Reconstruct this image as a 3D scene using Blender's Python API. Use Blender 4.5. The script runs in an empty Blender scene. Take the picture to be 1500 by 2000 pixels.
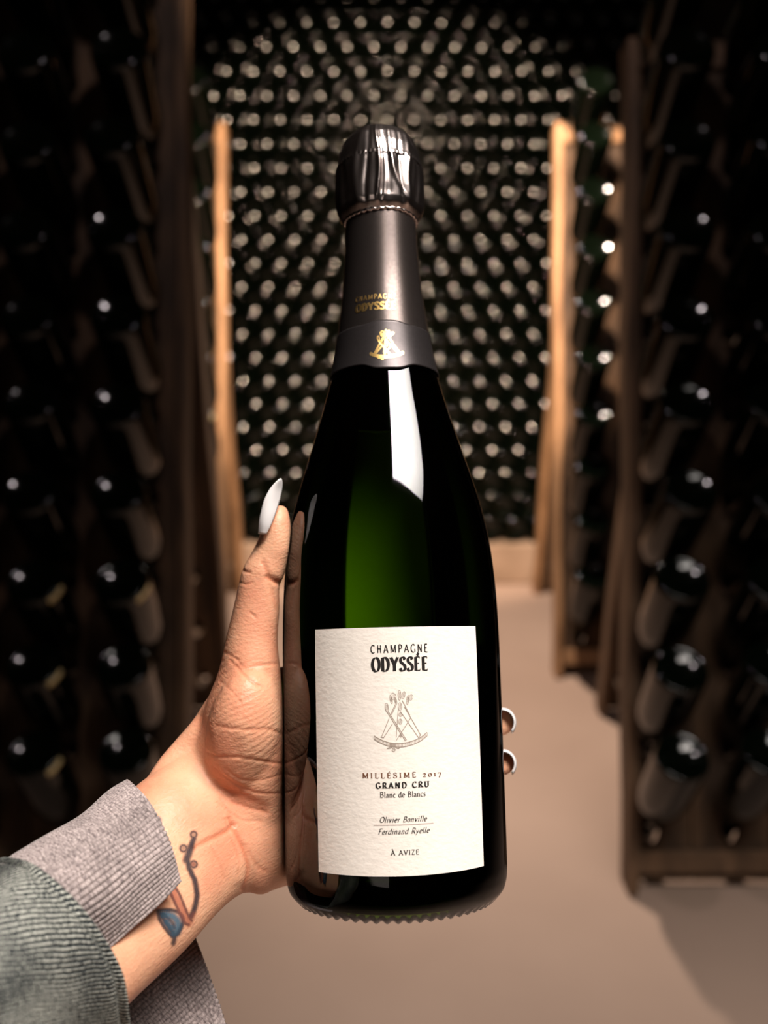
import bpy, bmesh, math, random
import numpy as np
from mathutils import Vector, Matrix
from mathutils.bvhtree import BVHTree

random.seed(7)
rng = np.random.default_rng(7)
sc = bpy.context.scene
COL = sc.collection

# ------------------------------------------------------------------ camera
FPX = 1900.0
PITCH = math.radians(13.5)
CAM = np.array([0.0, 0.0, 1.05])
RGT = np.array([1.0, 0, 0])
FWD = np.array([0, math.cos(PITCH), -math.sin(PITCH)])
UPV = np.array([0, math.sin(PITCH), math.cos(PITCH)])
cd = bpy.data.cameras.new('camera')
cam = bpy.data.objects.new('camera', cd)
COL.objects.link(cam)
cam.location = CAM.tolist()
cam.rotation_euler = (math.radians(90) - PITCH, 0, 0)
cd.sensor_fit = 'VERTICAL'
cd.sensor_height = 36.0
cd.sensor_width = 27.0
cd.lens = FPX * 36.0 / 2000.0
cd.clip_start = 0.02
cd.clip_end = 30
cd.dof.use_dof = True
cd.dof.focus_distance = 0.365
cd.dof.aperture_fstop = 6.4
sc.camera = cam

# ------------------------------------------------------------------ world, lights, exposure
w = bpy.data.worlds.new('world')
sc.world = w
w.use_nodes = True
w.node_tree.nodes['Background'].inputs[0].default_value = (0.9, 0.75, 0.62, 1)
w.node_tree.nodes['Background'].inputs[1].default_value = 0.0015
sc.view_settings.view_transform = 'Standard'
sc.view_settings.look = 'None'
sc.view_settings.exposure = 0.0
sc.view_settings.gamma = 1.0
sc.view_settings.use_curve_mapping = False
try:
    sc.cycles.use_denoising = True
    sc.cycles.sample_clamp_indirect = 4.0
    sc.cycles.caustics_reflective = False
    sc.cycles.caustics_refractive = False
    sc.cycles.max_bounces = 6
    sc.cycles.transparent_max_bounces = 8
except Exception:
    pass


def area_light(name, loc, target, sx, sy, power, color, spread=180):
    l = bpy.data.lights.new(name, 'AREA')
    l.shape = 'RECTANGLE'
    l.size = sx
    l.size_y = sy
    l.energy = power
    l.color = color
    l.spread = math.radians(spread)
    o = bpy.data.objects.new(name, l)
    COL.objects.link(o)
    o.location = loc
    d = Vector(target) - Vector(loc)
    o.rotation_euler = d.to_track_quat('-Z', 'Y').to_euler()
    return o


def spot_light(name, loc, target, power, color, angle, blend, radius):
    l = bpy.data.lights.new(name, 'SPOT')
    l.energy = power
    l.color = color
    l.spot_size = math.radians(angle)
    l.spot_blend = blend
    l.shadow_soft_size = radius
    o = bpy.data.objects.new(name, l)
    COL.objects.link(o)
    o.location = loc
    d = Vector(target) - Vector(loc)
    o.rotation_euler = d.to_track_quat('-Z', 'Y').to_euler()
    return o


# ceiling panel over the photographer, a little to the right
area_light('ceiling_panel_light', (0.585, 0.02, 2.25), (0.585, 0.03, 0), 0.90, 0.58, 27, (1.0, 0.92, 0.85), spread=92)
# lamp over the aisle, then an unseen spot added for the stack's glints
spot_light('aisle_spot', (0.12, 2.42, 2.2), (0.2, 2.62, 0.0), 330, (1.0, 0.82, 0.68), 84, 0.85, 0.06)
spot_light('stack_spot', (0.03, 1.15, 1.85), (0.02, 3.3, 1.0), 450, (1.0, 0.73, 0.52), 49, 0.2, 0.05)
# two added lights: glints on the rack bottles, soft fill for the foil
spot_light('rack_spot', (0.0, 0.72, 2.5), (0.0, 1.5, 0.85), 26, (1.0, 0.86, 0.86), 72, 0.3, 0.035)
area_light('foil_fill_light', (-0.7, -1.7, 1.42), (0.0, 0.4, 1.0), 0.9, 0.7, 1.5, (1.0, 0.86, 0.76))


# ------------------------------------------------------------------ helpers
def unproj(x, y, z):
    return CAM + z * ((x - 750.0) / FPX * RGT + (1000.0 - y) / FPX * UPV + FWD)


def proj(P):
    d = np.asarray(P) - CAM
    z = d @ FWD
    return 750 + FPX * (d @ RGT) / z, 1000 - FPX * (d @ UPV) / z, z


def mesh_obj(name, verts, faces, mat=None, parent=None, smooth=True, kind=None, label=None):
    me = bpy.data.meshes.new(name)
    me.from_pydata([tuple(map(float, v)) for v in verts], [], [tuple(f) for f in faces])
    me.update()
    if smooth:
        me.polygons.foreach_set('use_smooth', [True] * len(me.polygons))
    o = bpy.data.objects.new(name, me)
    COL.objects.link(o)
    if mat:
        me.materials.append(mat)
    if parent is not None:
        o.parent = parent
    if kind:
        o['kind'] = kind
    if label:
        o['label'] = label
    return o


def empty(name, label, cat, loc=(0, 0, 0), group=None):
    o = bpy.data.objects.new(name, None)
    o.empty_display_size = 0.05
    COL.objects.link(o)
    o.location = loc
    o['label'] = label
    o['category'] = cat
    if group:
        o['group'] = group
    return o


def box_vf(x0, x1, y0, y1, z0, z1, V=None, F=None):
    V = [] if V is None else V
    F = [] if F is None else F
    b = len(V)
    V += [(x, y, z) for z in (z0, z1) for y in (y0, y1) for x in (x0, x1)]
    F += [tuple(b + i for i in f) for f in ((0, 2, 3, 1), (4, 5, 7, 6), (0, 1, 5, 4), (2, 6, 7, 3), (0, 4, 6, 2), (1, 3, 7, 5))]
    return V, F


def bevel(o, width, seg=2):
    m = o.modifiers.new('bevel', 'BEVEL')
    m.width = width
    m.segments = seg
    m.limit_method = 'ANGLE'
    return o


def grid_faces(nu, nv, closed_u=False, closed_v=False, base=0):
    F = []
    for i in range(nv if closed_v else nv - 1):
        for j in range(nu if closed_u else nu - 1):
            a = base + i * nu + j
            b = base + i * nu + (j + 1) % nu
            c = base + ((i + 1) % nv) * nu + (j + 1) % nu
            d = base + ((i + 1) % nv) * nu + j
            F.append((a, b, c, d))
    return F


def catmull(P, n):
    """smooth curve through the rows of P, n samples"""
    P = np.asarray(P, float)
    m = len(P)
    t = np.linspace(0, m - 1, n)
    i = np.clip(t.astype(int), 0, m - 2)
    f = (t - i)[:, None]
    Q = np.vstack([2 * P[0] - P[1], P, 2 * P[-1] - P[-2]])
    p0, p1, p2, p3 = Q[i], Q[i + 1], Q[i + 2], Q[i + 3]
    return 0.5 * (2 * p1 + (p2 - p0) * f + (2 * p0 - 5 * p1 + 4 * p2 - p3) * f ** 2 + (3 * p1 - p0 - 3 * p2 + p3) * f ** 3)


# ------------------------------------------------------------------ materials
def new_mat(name):
    m = bpy.data.materials.new(name)
    m.use_nodes = True
    nt = m.node_tree
    return m, nt, nt.nodes['Principled BSDF']


def principled(name, color, rough=0.5, metal=0.0, spec=0.5, **kw):
    m, nt, b = new_mat(name)
    b.inputs['Base Color'].default_value = (*color, 1)
    b.inputs['Roughness'].default_value = rough
    b.inputs['Metallic'].default_value = metal
    b.inputs['Specular IOR Level'].default_value = spec
    for k, v in kw.items():
        b.inputs[k.replace('_', ' ')].default_value = v
    return m


def noise_mat(name, c0, c1, scale, rough=0.6, bump=0.2, dist=0.002, stretch=(1, 1, 1), detail=6, coord='Object', lo=0.35, hi=0.65, spec=0.4, bscale=None):
    m, nt, b = new_mat(name)
    N = nt.nodes
    tc = N.new('ShaderNodeTexCoord')
    mp = N.new('ShaderNodeMapping')
    mp.inputs['Scale'].default_value = stretch
    nz = N.new('ShaderNodeTexNoise')
    nz.inputs['Scale'].default_value = scale
    nz.inputs['Detail'].default_value = detail
    cr = N.new('ShaderNodeValToRGB')
    cr.color_ramp.elements[0].position = lo
    cr.color_ramp.elements[1].position = hi
    cr.color_ramp.elements[0].color = (*c0, 1)
    cr.color_ramp.elements[1].color = (*c1, 1)
    L = nt.links.new
    L(tc.outputs[coord], mp.inputs['Vector'])
    L(mp.outputs[0], nz.inputs['Vector'])
    L(nz.outputs['Fac'], cr.inputs[0])
    L(cr.outputs[0], b.inputs['Base Color'])
    b.inputs['Roughness'].default_value = rough
    b.inputs['Specular IOR Level'].default_value = spec
    if bump:
        bp = N.new('ShaderNodeBump')
        bp.inputs['Strength'].default_value = bump
        bp.inputs['Distance'].default_value = dist
        src = nz
        if bscale:
            src = N.new('ShaderNodeTexNoise')
            src.inputs['Scale'].default_value = bscale
            src.inputs['Detail'].default_value = 3
            L(mp.outputs[0], src.inputs['Vector'])
        L(src.outputs['Fac'], bp.inputs['Height'])
        L(bp.outputs[0], b.inputs['Normal'])
    return m


M = {}
M['floor'] = noise_mat('floor_concrete', (0.265, 0.185, 0.142), (0.315, 0.224, 0.174), 1.6, rough=0.62, bump=0.08, dist=0.003, bscale=60)
M['rail_dark'] = noise_mat('dark_oak_rail', (0.06, 0.032, 0.016), (0.13, 0.072, 0.038), 8, rough=0.65, bump=0.35, dist=0.002, stretch=(4, 4, 0.3))  # darker tone of oak for the near right rack's frame
M['plinth'] = noise_mat('plinth_concrete', (0.20, 0.135, 0.09), (0.30, 0.21, 0.15), 6, rough=0.8, bump=0.3)
M['wall'] = noise_mat('chalk_wall', (0.05, 0.042, 0.034), (0.09, 0.075, 0.06), 3, rough=0.95, bump=0.5, dist=0.01)
M['board'] = noise_mat('old_oak_board', (0.028, 0.0145, 0.0065), (0.082, 0.044, 0.021), 9, rough=0.75, bump=0.4, dist=0.002, stretch=(3, 3, 0.35))
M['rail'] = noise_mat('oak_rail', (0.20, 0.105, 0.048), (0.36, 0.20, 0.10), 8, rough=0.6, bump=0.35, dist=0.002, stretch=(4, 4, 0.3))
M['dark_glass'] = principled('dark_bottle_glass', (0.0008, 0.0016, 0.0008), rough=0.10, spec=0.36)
M['lees'] = principled('paint_dab_yellow', (0.62, 0.50, 0.25), rough=0.6)
M['paper'] = noise_mat('cotton_paper', (0.80, 0.735, 0.67), (0.84, 0.775, 0.71), 300, rough=0.85, bump=0.55, dist=0.00022, bscale=520, stretch=(1, 1, 1.5), spec=0.2)
M['back_paper'] = principled('back_paper', (0.40, 0.38, 0.30), rough=0.8)
M['ink'] = principled('black_ink', (0.012, 0.010, 0.009), rough=0.45)
M['ink_grey'] = principled('grey_ink', (0.33, 0.265, 0.22), rough=0.6)
M['ink_rule'] = principled('pale_ink', (0.55, 0.46, 0.42), rough=0.6)
M['ink_copper'] = principled('copper_foil_ink', (0.22, 0.09, 0.045), rough=0.35, metal=0.4)
M['gold'] = principled('gold_foil', (1.0, 0.66, 0.24), rough=0.33, metal=1.0)
M['foil_satin'] = noise_mat('satin_foil', (0.125, 0.102, 0.096), (0.145, 0.12, 0.112), 900, rough=0.27, bump=0.06, dist=0.0001)
M['foil_satin'].node_tree.nodes['Principled BSDF'].inputs['Metallic'].default_value = 0.9
M['collar'] = noise_mat('collar_paper', (0.060, 0.052, 0.053), (0.068, 0.059, 0.060), 800, rough=0.36, bump=0.05, dist=0.0001)
M['collar'].node_tree.nodes['Principled BSDF'].inputs['Metallic'].default_value = 0.75
M['foil_shiny'] = principled('crumpled_foil', (0.58, 0.50, 0.48), rough=0.24, metal=1.0)
M['nail'] = principled('white_gel_nail', (0.83, 0.80, 0.80), rough=0.22, spec=0.5)
M['thread'] = principled('dark_thread', (0.01, 0.01, 0.012), rough=0.9)


def make_glass():
    m, nt, b = new_mat('green_bottle_glass')
    N = nt.nodes
    L = nt.links.new
    N.remove(b)
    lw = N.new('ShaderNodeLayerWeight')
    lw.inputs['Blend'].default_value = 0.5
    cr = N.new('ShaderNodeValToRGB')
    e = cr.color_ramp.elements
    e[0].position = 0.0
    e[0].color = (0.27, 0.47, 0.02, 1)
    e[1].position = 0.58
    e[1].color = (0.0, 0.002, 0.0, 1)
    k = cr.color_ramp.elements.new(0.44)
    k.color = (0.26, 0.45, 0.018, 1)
    tr = N.new('ShaderNodeBsdfTransparent')
    fr = N.new('ShaderNodeFresnel')
    fr.inputs['IOR'].default_value = 1.5
    gl = N.new('ShaderNodeBsdfGlossy')
    gl.inputs['Roughness'].default_value = 0.035
    gl.inputs['Color'].default_value = (0.97, 0.98, 1, 1)
    mx = N.new('ShaderNodeMixShader')
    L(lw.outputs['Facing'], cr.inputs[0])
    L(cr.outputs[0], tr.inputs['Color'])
    L(fr.outputs[0], mx.inputs[0])
    L(tr.outputs[0], mx.inputs[1])
    L(gl.outputs[0], mx.inputs[2])
    L(mx.outputs[0], N['Material Output'].inputs['Surface'])
    return m


M['glass'] = make_glass()


def make_skin():
    m, nt, b = new_mat('skin')
    N = nt.nodes
    L = nt.links.new
    tc = N.new('ShaderNodeTexCoord')
    n1 = N.new('ShaderNodeTexNoise')
    n1.inputs['Scale'].default_value = 38
    n1.inputs['Detail'].default_value = 4
    cr = N.new('ShaderNodeValToRGB')
    cr.color_ramp.elements[0].position = 0.36
    cr.color_ramp.elements[0].color = (0.70, 0.30, 0.18, 1)
    cr.color_ramp.elements[1].position = 0.66
    cr.color_ramp.elements[1].color = (0.80, 0.44, 0.275, 1)
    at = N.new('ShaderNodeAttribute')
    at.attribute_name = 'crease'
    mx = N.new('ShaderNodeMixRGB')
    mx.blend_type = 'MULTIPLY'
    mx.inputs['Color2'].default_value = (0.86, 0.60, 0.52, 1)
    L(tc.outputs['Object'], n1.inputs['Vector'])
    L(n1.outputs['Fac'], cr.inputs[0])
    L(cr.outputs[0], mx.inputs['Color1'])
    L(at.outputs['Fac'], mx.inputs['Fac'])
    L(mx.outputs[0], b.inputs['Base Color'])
    b.inputs['Roughness'].default_value = 0.44
    b.inputs['Specular IOR Level'].default_value = 0.4
    b.inputs['Subsurface Weight'].default_value = 0.18
    b.inputs['Subsurface Radius'].default_value = (1.0, 0.35, 0.2)
    b.inputs['Subsurface Scale'].default_value = 0.004
    mp = N.new('ShaderNodeMapping')
    mp.inputs['Rotation'].default_value = (0, math.radians(35), 0)
    mp.inputs['Scale'].default_value = (1, 1, 3.2)
    n2 = N.new('ShaderNodeTexNoise')
    n2.inputs['Scale'].default_value = 330
    n2.inputs['Detail'].default_value = 4
    n3 = N.new('ShaderNodeTexVoronoi')
    n3.inputs['Scale'].default_value = 900
    add = N.new('ShaderNodeMath')
    add.operation = 'MULTIPLY_ADD'
    add.inputs[1].default_value = 0.35
    bp = N.new('ShaderNodeBump')
    bp.inputs['Strength'].default_value = 0.55
    bp.inputs['Distance'].default_value = 0.0004
    L(tc.outputs['Object'], mp.inputs['Vector'])
    L(mp.outputs[0], n2.inputs['Vector'])
    L(tc.outputs['Object'], n3.inputs['Vector'])
    L(n3.outputs['Distance'], add.inputs[0])
    L(n2.outputs['Fac'], add.inputs[2])
    L(add.outputs[0], bp.inputs['Height'])
    L(bp.outputs[0], b.inputs['Normal'])
    return m


M['skin'] = make_skin()


def make_tattoo():
    m, nt, b = new_mat('tattoo_ink')
    N = nt.nodes
    L = nt.links.new
    at = N.new('ShaderNodeAttribute')
    at.attribute_name = 'ink'
    tr = N.new('ShaderNodeBsdfTransparent')
    mx = N.new('ShaderNodeMixShader')
    L(at.outputs['Color'], b.inputs['Base Color'])
    b.inputs['Roughness'].default_value = 0.45
    L(at.outputs['Alpha'], mx.inputs[0])
    L(tr.outputs[0], mx.inputs[1])
    L(b.outputs[0], mx.inputs[2])
    L(mx.outputs[0], N['Material Output'].inputs['Surface'])
    return m


M['tattoo'] = make_tattoo()


def make_knit():
    """grey marl yarn; ribs are modelled, stitches are relief along the UV map"""
    m, nt, b = new_mat('grey_marl_knit')
    N = nt.nodes
    L = nt.links.new
    uv = N.new('ShaderNodeUVMap')
    mp = N.new('ShaderNodeMapping')
    mp.inputs['Scale'].default_value = (1500, 1250, 1)
    nz = N.new('ShaderNodeTexNoise')
    nz.inputs['Scale'].default_value = 1.0
    nz.inputs['Detail'].default_value = 3
    cr = N.new('ShaderNodeValToRGB')
    cr.color_ramp.elements[0].position = 0.33
    cr.color_ramp.elements[0].color = (0.15, 0.12, 0.12, 1)
    cr.color_ramp.elements[1].position = 0.66
    cr.color_ramp.elements[1].color = (0.50, 0.42, 0.405, 1)
    n2 = N.new('ShaderNodeTexNoise')
    n2.inputs['Scale'].default_value = 70
    mr = N.new('ShaderNodeMapRange')
    mr.inputs['From Min'].default_value = 0.3
    mr.inputs['From Max'].default_value = 0.7
    mr.inputs['To Min'].default_value = 0.78
    mr.inputs['To Max'].default_value = 1.1
    mu = N.new('ShaderNodeMixRGB')
    mu.blend_type = 'MULTIPLY'
    mu.inputs['Fac'].default_value = 1
    bp = N.new('ShaderNodeBump')
    bp.inputs['Strength'].default_value = 0.9
    bp.inputs['Distance'].default_value = 0.0004
    L(uv.outputs[0], mp.inputs[0])
    L(mp.outputs[0], nz.inputs['Vector'])
    L(uv.outputs[0], n2.inputs['Vector'])
    L(nz.outputs['Fac'], cr.inputs[0])
    L(n2.outputs['Fac'], mr.inputs[0])
    L(cr.outputs[0], mu.inputs[1])
    L(mr.outputs[0], mu.inputs[2])
    L(mu.outputs[0], b.inputs['Base Color'])
    L(nz.outputs['Fac'], bp.inputs['Height'])
    L(bp.outputs[0], b.inputs['Normal'])
    b.inputs['Roughness'].default_value = 0.95
    b.inputs['Specular IOR Level'].default_value = 0.1
    b.inputs['Sheen Weight'].default_value = 0.15
    return m


M['knit'] = make_knit()


def make_denim():
    """raised pale wales over dark indigo, running round the sleeve"""
    m, nt, b = new_mat('washed_denim')
    N = nt.nodes
    L = nt.links.new
    uv = N.new('ShaderNodeUVMap')
    nw = N.new('ShaderNodeTexNoise')
    nw.inputs['Scale'].default_value = 45
    nw.inputs['Detail'].default_value = 2
    wob = N.new('ShaderNodeVectorMath')
    wob.operation = 'MULTIPLY_ADD'
    wob.inputs[1].default_value = (0.004, 0.004, 0)
    wv = N.new('ShaderNodeTexWave')
    wv.wave_type = 'BANDS'
    wv.bands_direction = 'X'
    wv.inputs['Scale'].default_value = 215.0
    wv.inputs['Distortion'].default_value = 0.0
    mp = N.new('ShaderNodeMapping')
    mp.inputs['Rotation'].default_value = (0, 0, math.radians(-28))
    L(uv.outputs[0], nw.inputs['Vector'])
    L(nw.outputs['Color'], wob.inputs[0])
    L(uv.outputs[0], wob.inputs[2])
    L(wob.outputs[0], mp.inputs[0])
    L(mp.outputs[0], wv.inputs['Vector'])
    n2 = N.new('ShaderNodeTexNoise')
    n2.inputs['Scale'].default_value = 1300
    n2.inputs['Detail'].default_value = 2
    L(uv.outputs[0], n2.inputs['Vector'])
    mul = N.new('ShaderNodeMath')
    mul.operation = 'MULTIPLY'
    L(wv.outputs['Fac'], mul.inputs[0])
    mr = N.new('ShaderNodeMapRange')
    mr.inputs['From Min'].default_value = 0.32
    mr.inputs['From Max'].default_value = 0.6
    mr.inputs['To Min'].default_value = 0.2
    mr.inputs['To Max'].default_value = 1.25
    L(n2.outputs['Fac'], mr.inputs[0])
    L(mr.outputs[0], mul.inputs[1])
    n3 = N.new('ShaderNodeTexNoise')
    n3.inputs['Scale'].default_value = 30
    n3.inputs['Detail'].default_value = 4
    L(uv.outputs[0], n3.inputs['Vector'])
    mr3 = N.new('ShaderNodeMapRange')
    mr3.inputs['From Min'].default_value = 0.35
    mr3.inputs['From Max'].default_value = 0.6
    mr3.inputs['To Min'].default_value = 0.5
    mr3.inputs['To Max'].default_value = 1.0
    L(n3.outputs['Fac'], mr3.inputs[0])
    mul2 = N.new('ShaderNodeMath')
    mul2.operation = 'MULTIPLY'
    L(mul.outputs[0], mul2.inputs[0])
    L(mr3.outputs[0], mul2.inputs[1])
    cr = N.new('ShaderNodeValToRGB')
    cr.color_ramp.elements[0].position = 0.22
    cr.color_ramp.elements[0].color = (0.012, 0.017, 0.021, 1)
    cr.color_ramp.elements[1].position = 0.78
    cr.color_ramp.elements[1].color = (0.52, 0.53, 0.47, 1)
    L(mul2.outputs[0], cr.inputs[0])
    L(cr.outputs[0], b.inputs['Base Color'])
    bp = N.new('ShaderNodeBump')
    bp.inputs['Strength'].default_value = 0.8
    bp.inputs['Distance'].default_value = 0.0005
    L(wv.outputs['Fac'], bp.inputs['Height'])
    L(bp.outputs[0], b.inputs['Normal'])
    b.inputs['Roughness'].default_value = 0.9
    b.inputs['Specular IOR Level'].default_value = 0.15
    return m


M['denim'] = make_denim()


# ------------------------------------------------------------------ room shell
def struct(name, b, mat):
    V, F = box_vf(*b)
    return mesh_obj(name, V, F, mat, smooth=False, kind='structure')


struct('floor', (-3.2, 3.2, -2.2, 4.6, -0.1, 0.0), M['floor'])
struct('ceiling', (-3.2, 3.2, -2.2, 4.6, 2.6, 2.7), M['wall'])
struct('wall_back', (-3.2, 3.2, 4.6, 4.7, -0.1, 2.7), M['wall'])
struct('wall_left', (-3.3, -3.2, -2.2, 4.6, -0.1, 2.7), M['wall'])
struct('wall_right', (3.2, 3.3, -2.2, 4.6, -0.1, 2.7), M['wall'])
struct('wall_front', (-3.2, 3.2, -2.3, -2.2, -0.1, 2.7), M['wall'])

# ------------------------------------------------------------------ cellar bottle shape (origin at the base centre, neck along +Z)
CELLAR = [(0.0, 0.0099), (0.006, 0.00966), (0.012, 0.00894), (0.018, 0.00774), (0.024, 0.00606), (0.030, 0.0039), (0.035, 0.00173), (0.0383, 0.0002), (0.0398, 0.0003), (0.0417, 0.0022),
          (0.0433, 0.006), (0.0440, 0.011), (0.0440, 0.120), (0.0428, 0.142), (0.0390, 0.163), (0.0320, 0.188), (0.0240, 0.213),
          (0.0180, 0.237), (0.0152, 0.262), (0.0145, 0.284), (0.0148, 0.286), (0.0168, 0.288), (0.0168, 0.294), (0.0145, 0.298), (0.0, 0.300)]


def lathe_vf(prof, n, cap=True):
    V, F = [], []
    for r, z in prof:
        if r < 1e-6:
            V.append((0, 0, z))
        else:
            V += [(r * math.sin(2 * math.pi * k / n), -r * math.cos(2 * math.pi * k / n), z) for k in range(n)]
    idx = []
    c = 0
    for r, z in prof:
        k = 1 if r < 1e-6 else n
        idx.append((c, k))
        c += k
    for (a, na), (b, nb) in zip(idx[:-1], idx[1:]):
        for k in range(n):
            k2 = (k + 1) % n
            if na == 1 and nb == n:
                F.append((a, b + k2, b + k))
            elif nb == 1 and na == n:
                F.append((a + k, a + k2, b))
            elif na == n and nb == n:
                F.append((a + k, a + k2, b + k2, b + k))
    return V, F


V, F = lathe_vf(CELLAR, 28)
_tmp = mesh_obj('cellar_bottle_source', V, [f[::-1] for f in F], M['dark_glass'])
ME_CELLAR = _tmp.data
bm = bmesh.new()
bm.from_mesh(ME_CELLAR)
bmesh.ops.recalc_face_normals(bm, faces=bm.faces)
bm.to_mesh(ME_CELLAR)
bm.free()
bpy.data.objects.remove(_tmp)


def cellar_bottle(name, base, axis, spin=0.0):
    """base: centre of the punt end, axis: unit vector from base to neck"""
    o = bpy.data.objects.new(name, ME_CELLAR)
    COL.objects.link(o)
    q = Vector(axis).to_track_quat('Z', 'Y')
    o.matrix_world = Matrix.Translation(Vector(base)) @ q.to_matrix().to_4x4() @ Matrix.Rotation(spin, 4, 'Z')
    return o


# ------------------------------------------------------------------ the far stack
STACK_Y = 3.29
plinth = empty('stack_plinth', 'low brown concrete plinth under the far stack of bottles', 'plinth', (0, STACK_Y, 0))
for k in range(5):
    V, F = box_vf(-1.25 + 0.5 * k + 0.004, -0.75 + 0.5 * k - 0.004, -0.01, 0.36, 0, 0.148)
    bevel(mesh_obj('block', V, F, M['plinth'], plinth, smooth=False), 0.008)
PIT = 0.0884
ROWH = PIT * 0.866
stack = []
for r in range(29):
    z = 0.150 + 0.0441 + r * ROWH
    off = 0.5 * PIT if r % 2 else 0.0
    for c in range(-12, 12):
        x = c * PIT + off + 0.012
        if abs(x) > 1.02:
            continue
        px, py, pz = proj((x, STACK_Y + 0.16 * (z - 0.19), z))
        inview = -60 < px < 1560 and -60 < py < 2060
        stack.append((r, c, x, z, px, py, inview))
SPOTS = []
rest = []
for (r, c, x, z, px, py, inview) in stack:
    j = rng.normal(0, 1, 4)
    base = (x + 0.00005 * j[0], STACK_Y + 0.16 * (z - 0.19) + 0.004 * j[1], z)
    ax = Vector((0.0007 * j[2], 1, 0.0007 * j[3])).normalized()
    SPOTS.append((r, px, py, inview, base, ax))


# ------------------------------------------------------------------ riddling racks
def riddle_board(parent, y_foot, y_top, h, x0, ncol, colw, rowp, nrow, first, prefix, thick=0.024, margins=(0.018, 0.018), railmat=None):
    """leaning board of upright planks with oval holes; returns transform fn (u across, t up the board, n out of the board)"""
    L = math.hypot(h, y_top - y_foot)
    up = Vector((0, (y_top - y_foot) / L, h / L))
    out = Vector((0, -h / L, (y_top - y_foot) / L))
    if prefix == 'rear':
        out = -out

    def P(u, t, n):
        return Vector((x0 + u, y_foot, 0)) + up * t + out * n
    nseg = 16
    for c in range(ncol):
        ua, ub = c * colw + (0 if c else -margins[0]), (c + 1) * colw + (0 if c < ncol - 1 else margins[1])
        ua += 0.0015
        ub -= 0.0015
        um = (c + 0.5) * colw
        V, F = [], []

        def quad(a, b, cc, d):
            F.append((a, b, cc, d))
        tb = 0.0
        cells = []
        for r in range(nrow):
            tm = first + r * rowp
            cells.append((tm - rowp / 2, tm + rowp / 2, tm))
        # solid part below and above
        for (ta, tt) in ((0.02, cells[0][0]), (cells[-1][1], L - 0.01)):
            if tt - ta > 0.004:
                b = len(V)
                for n in (0, -thick):
                    V += [P(ua, ta, n), P(ub, ta, n), P(ub, tt, n), P(ua, tt, n)]
                F += [(b, b + 1, b + 2, b + 3), (b + 7, b + 6, b + 5, b + 4), (b, b + 4, b + 5, b + 1), (b + 2, b + 6, b + 7, b + 3), (b + 1, b + 5, b + 6, b + 2), (b + 3, b + 7, b + 4, b)]
        for (ta, tt, tm) in cells:
            b = len(V)
            for n in (0, -thick):
                sh = 0.0 if n == 0 else -0.012
                for k in range(nseg):
                    a = 2 * math.pi * (k + 0.5) / nseg
                    ca, sa = math.cos(a), math.sin(a)
                    V.append(P(um + 0.0185 * ca, tm + sh + 0.028 * sa, n))
                for k in range(nseg):
                    a = 2 * math.pi * (k + 0.5) / nseg
                    ca, sa = math.cos(a), math.sin(a)
                    s = 1 / max(abs(ca), abs(sa))
                    qu, qt = ca * s, sa * s
                    uu = um + (ub - um) * qu if qu > 0 else um + (um - ua) * qu
                    V.append(P(uu, tm + rowp / 2 * qt, n))
            i0, o0, i1, o1 = b, b + nseg, b + 2 * nseg, b + 3 * nseg
            for k in range(nseg):
                k2 = (k + 1) % nseg
                F += [(i0 + k, o0 + k, o0 + k2, i0 + k2), (i1 + k2, o1 + k2, o1 + k, i1 + k), (i0 + k2, i1 + k2, i1 + k, i0 + k), (o0 + k, o1 + k, o1 + k2, o0 + k2)]
            # square off the two corners the ring leaves open (nseg is a multiple of 8, corners fall between samples)
            cor = [(ub, tt, 1), (ua, tt, 3), (ua, ta, 5), (ub, ta, 7)]
            for (uu, ttc, q) in cor:
                k = int(q * nseg / 8 - 0.5)
                k2 = (k + 1) % nseg
                bb = len(V)
                V += [P(uu, ttc, 0), P(uu, ttc, -thick)]
                F += [(o0 + k, bb, o0 + k2), (o1 + k2, bb + 1, o1 + k)]
        mesh_obj('plank', [v - parent.location for v in V], F, M['board'], parent, smooth=False)
    # side rails, standing slightly proud of the planks
    for (ua, ub) in ((-margins[0] - RW, -margins[0]), (ncol * colw + margins[1], ncol * colw + margins[1] + RW)):
        V = []
        for n in (0.02, -0.045):
            nn = 10
            for i in range(nn):
                t = L * i / (nn - 1)
                wob = 0.0025 * math.sin(i * 1.7 + ua * 30)
                V += [P(ua + wob, t, n), P(ub + wob, t, n)]
        F = []
        nn = 10
        o2 = 2 * nn
        for i in range(nn - 1):
            a = 2 * i
            F += [(a, a + 1, a + 3, a + 2), (o2 + a + 2, o2 + a + 3, o2 + a + 1, o2 + a), (a + 1, o2 + a + 1, o2 + a + 3, a + 3), (a + 2, o2 + a + 2, o2 + a, a)]
        F += [(0, o2, o2 + 1, 1), (o2 - 2, o2 - 1, 2 * o2 - 1, 2 * o2 - 2)]
        bevel(mesh_obj('side_rail', [v - parent.location for v in V], F, railmat or M['rail'], parent, smooth=False), 0.004)
    # cross bars
    for (ta, tt) in ((0.035, 0.075), (L - 0.05, L - 0.012)):
        V = []
        for n in (0.010, 0.001):
            V += [P(-margins[0], ta, n), P(ncol * colw + margins[1], ta, n), P(ncol * colw + margins[1], tt, n), P(-margins[0], tt, n)]
        F = [(0, 1, 2, 3), (7, 6, 5, 4), (0, 4, 5, 1), (2, 6, 7, 3), (1, 5, 6, 2), (3, 7, 4, 0)]
        bevel(mesh_obj('cross_bar', [v - parent.location for v in V], F, railmat or M['rail'], parent, smooth=False), 0.002)
    return P, up, out


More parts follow.
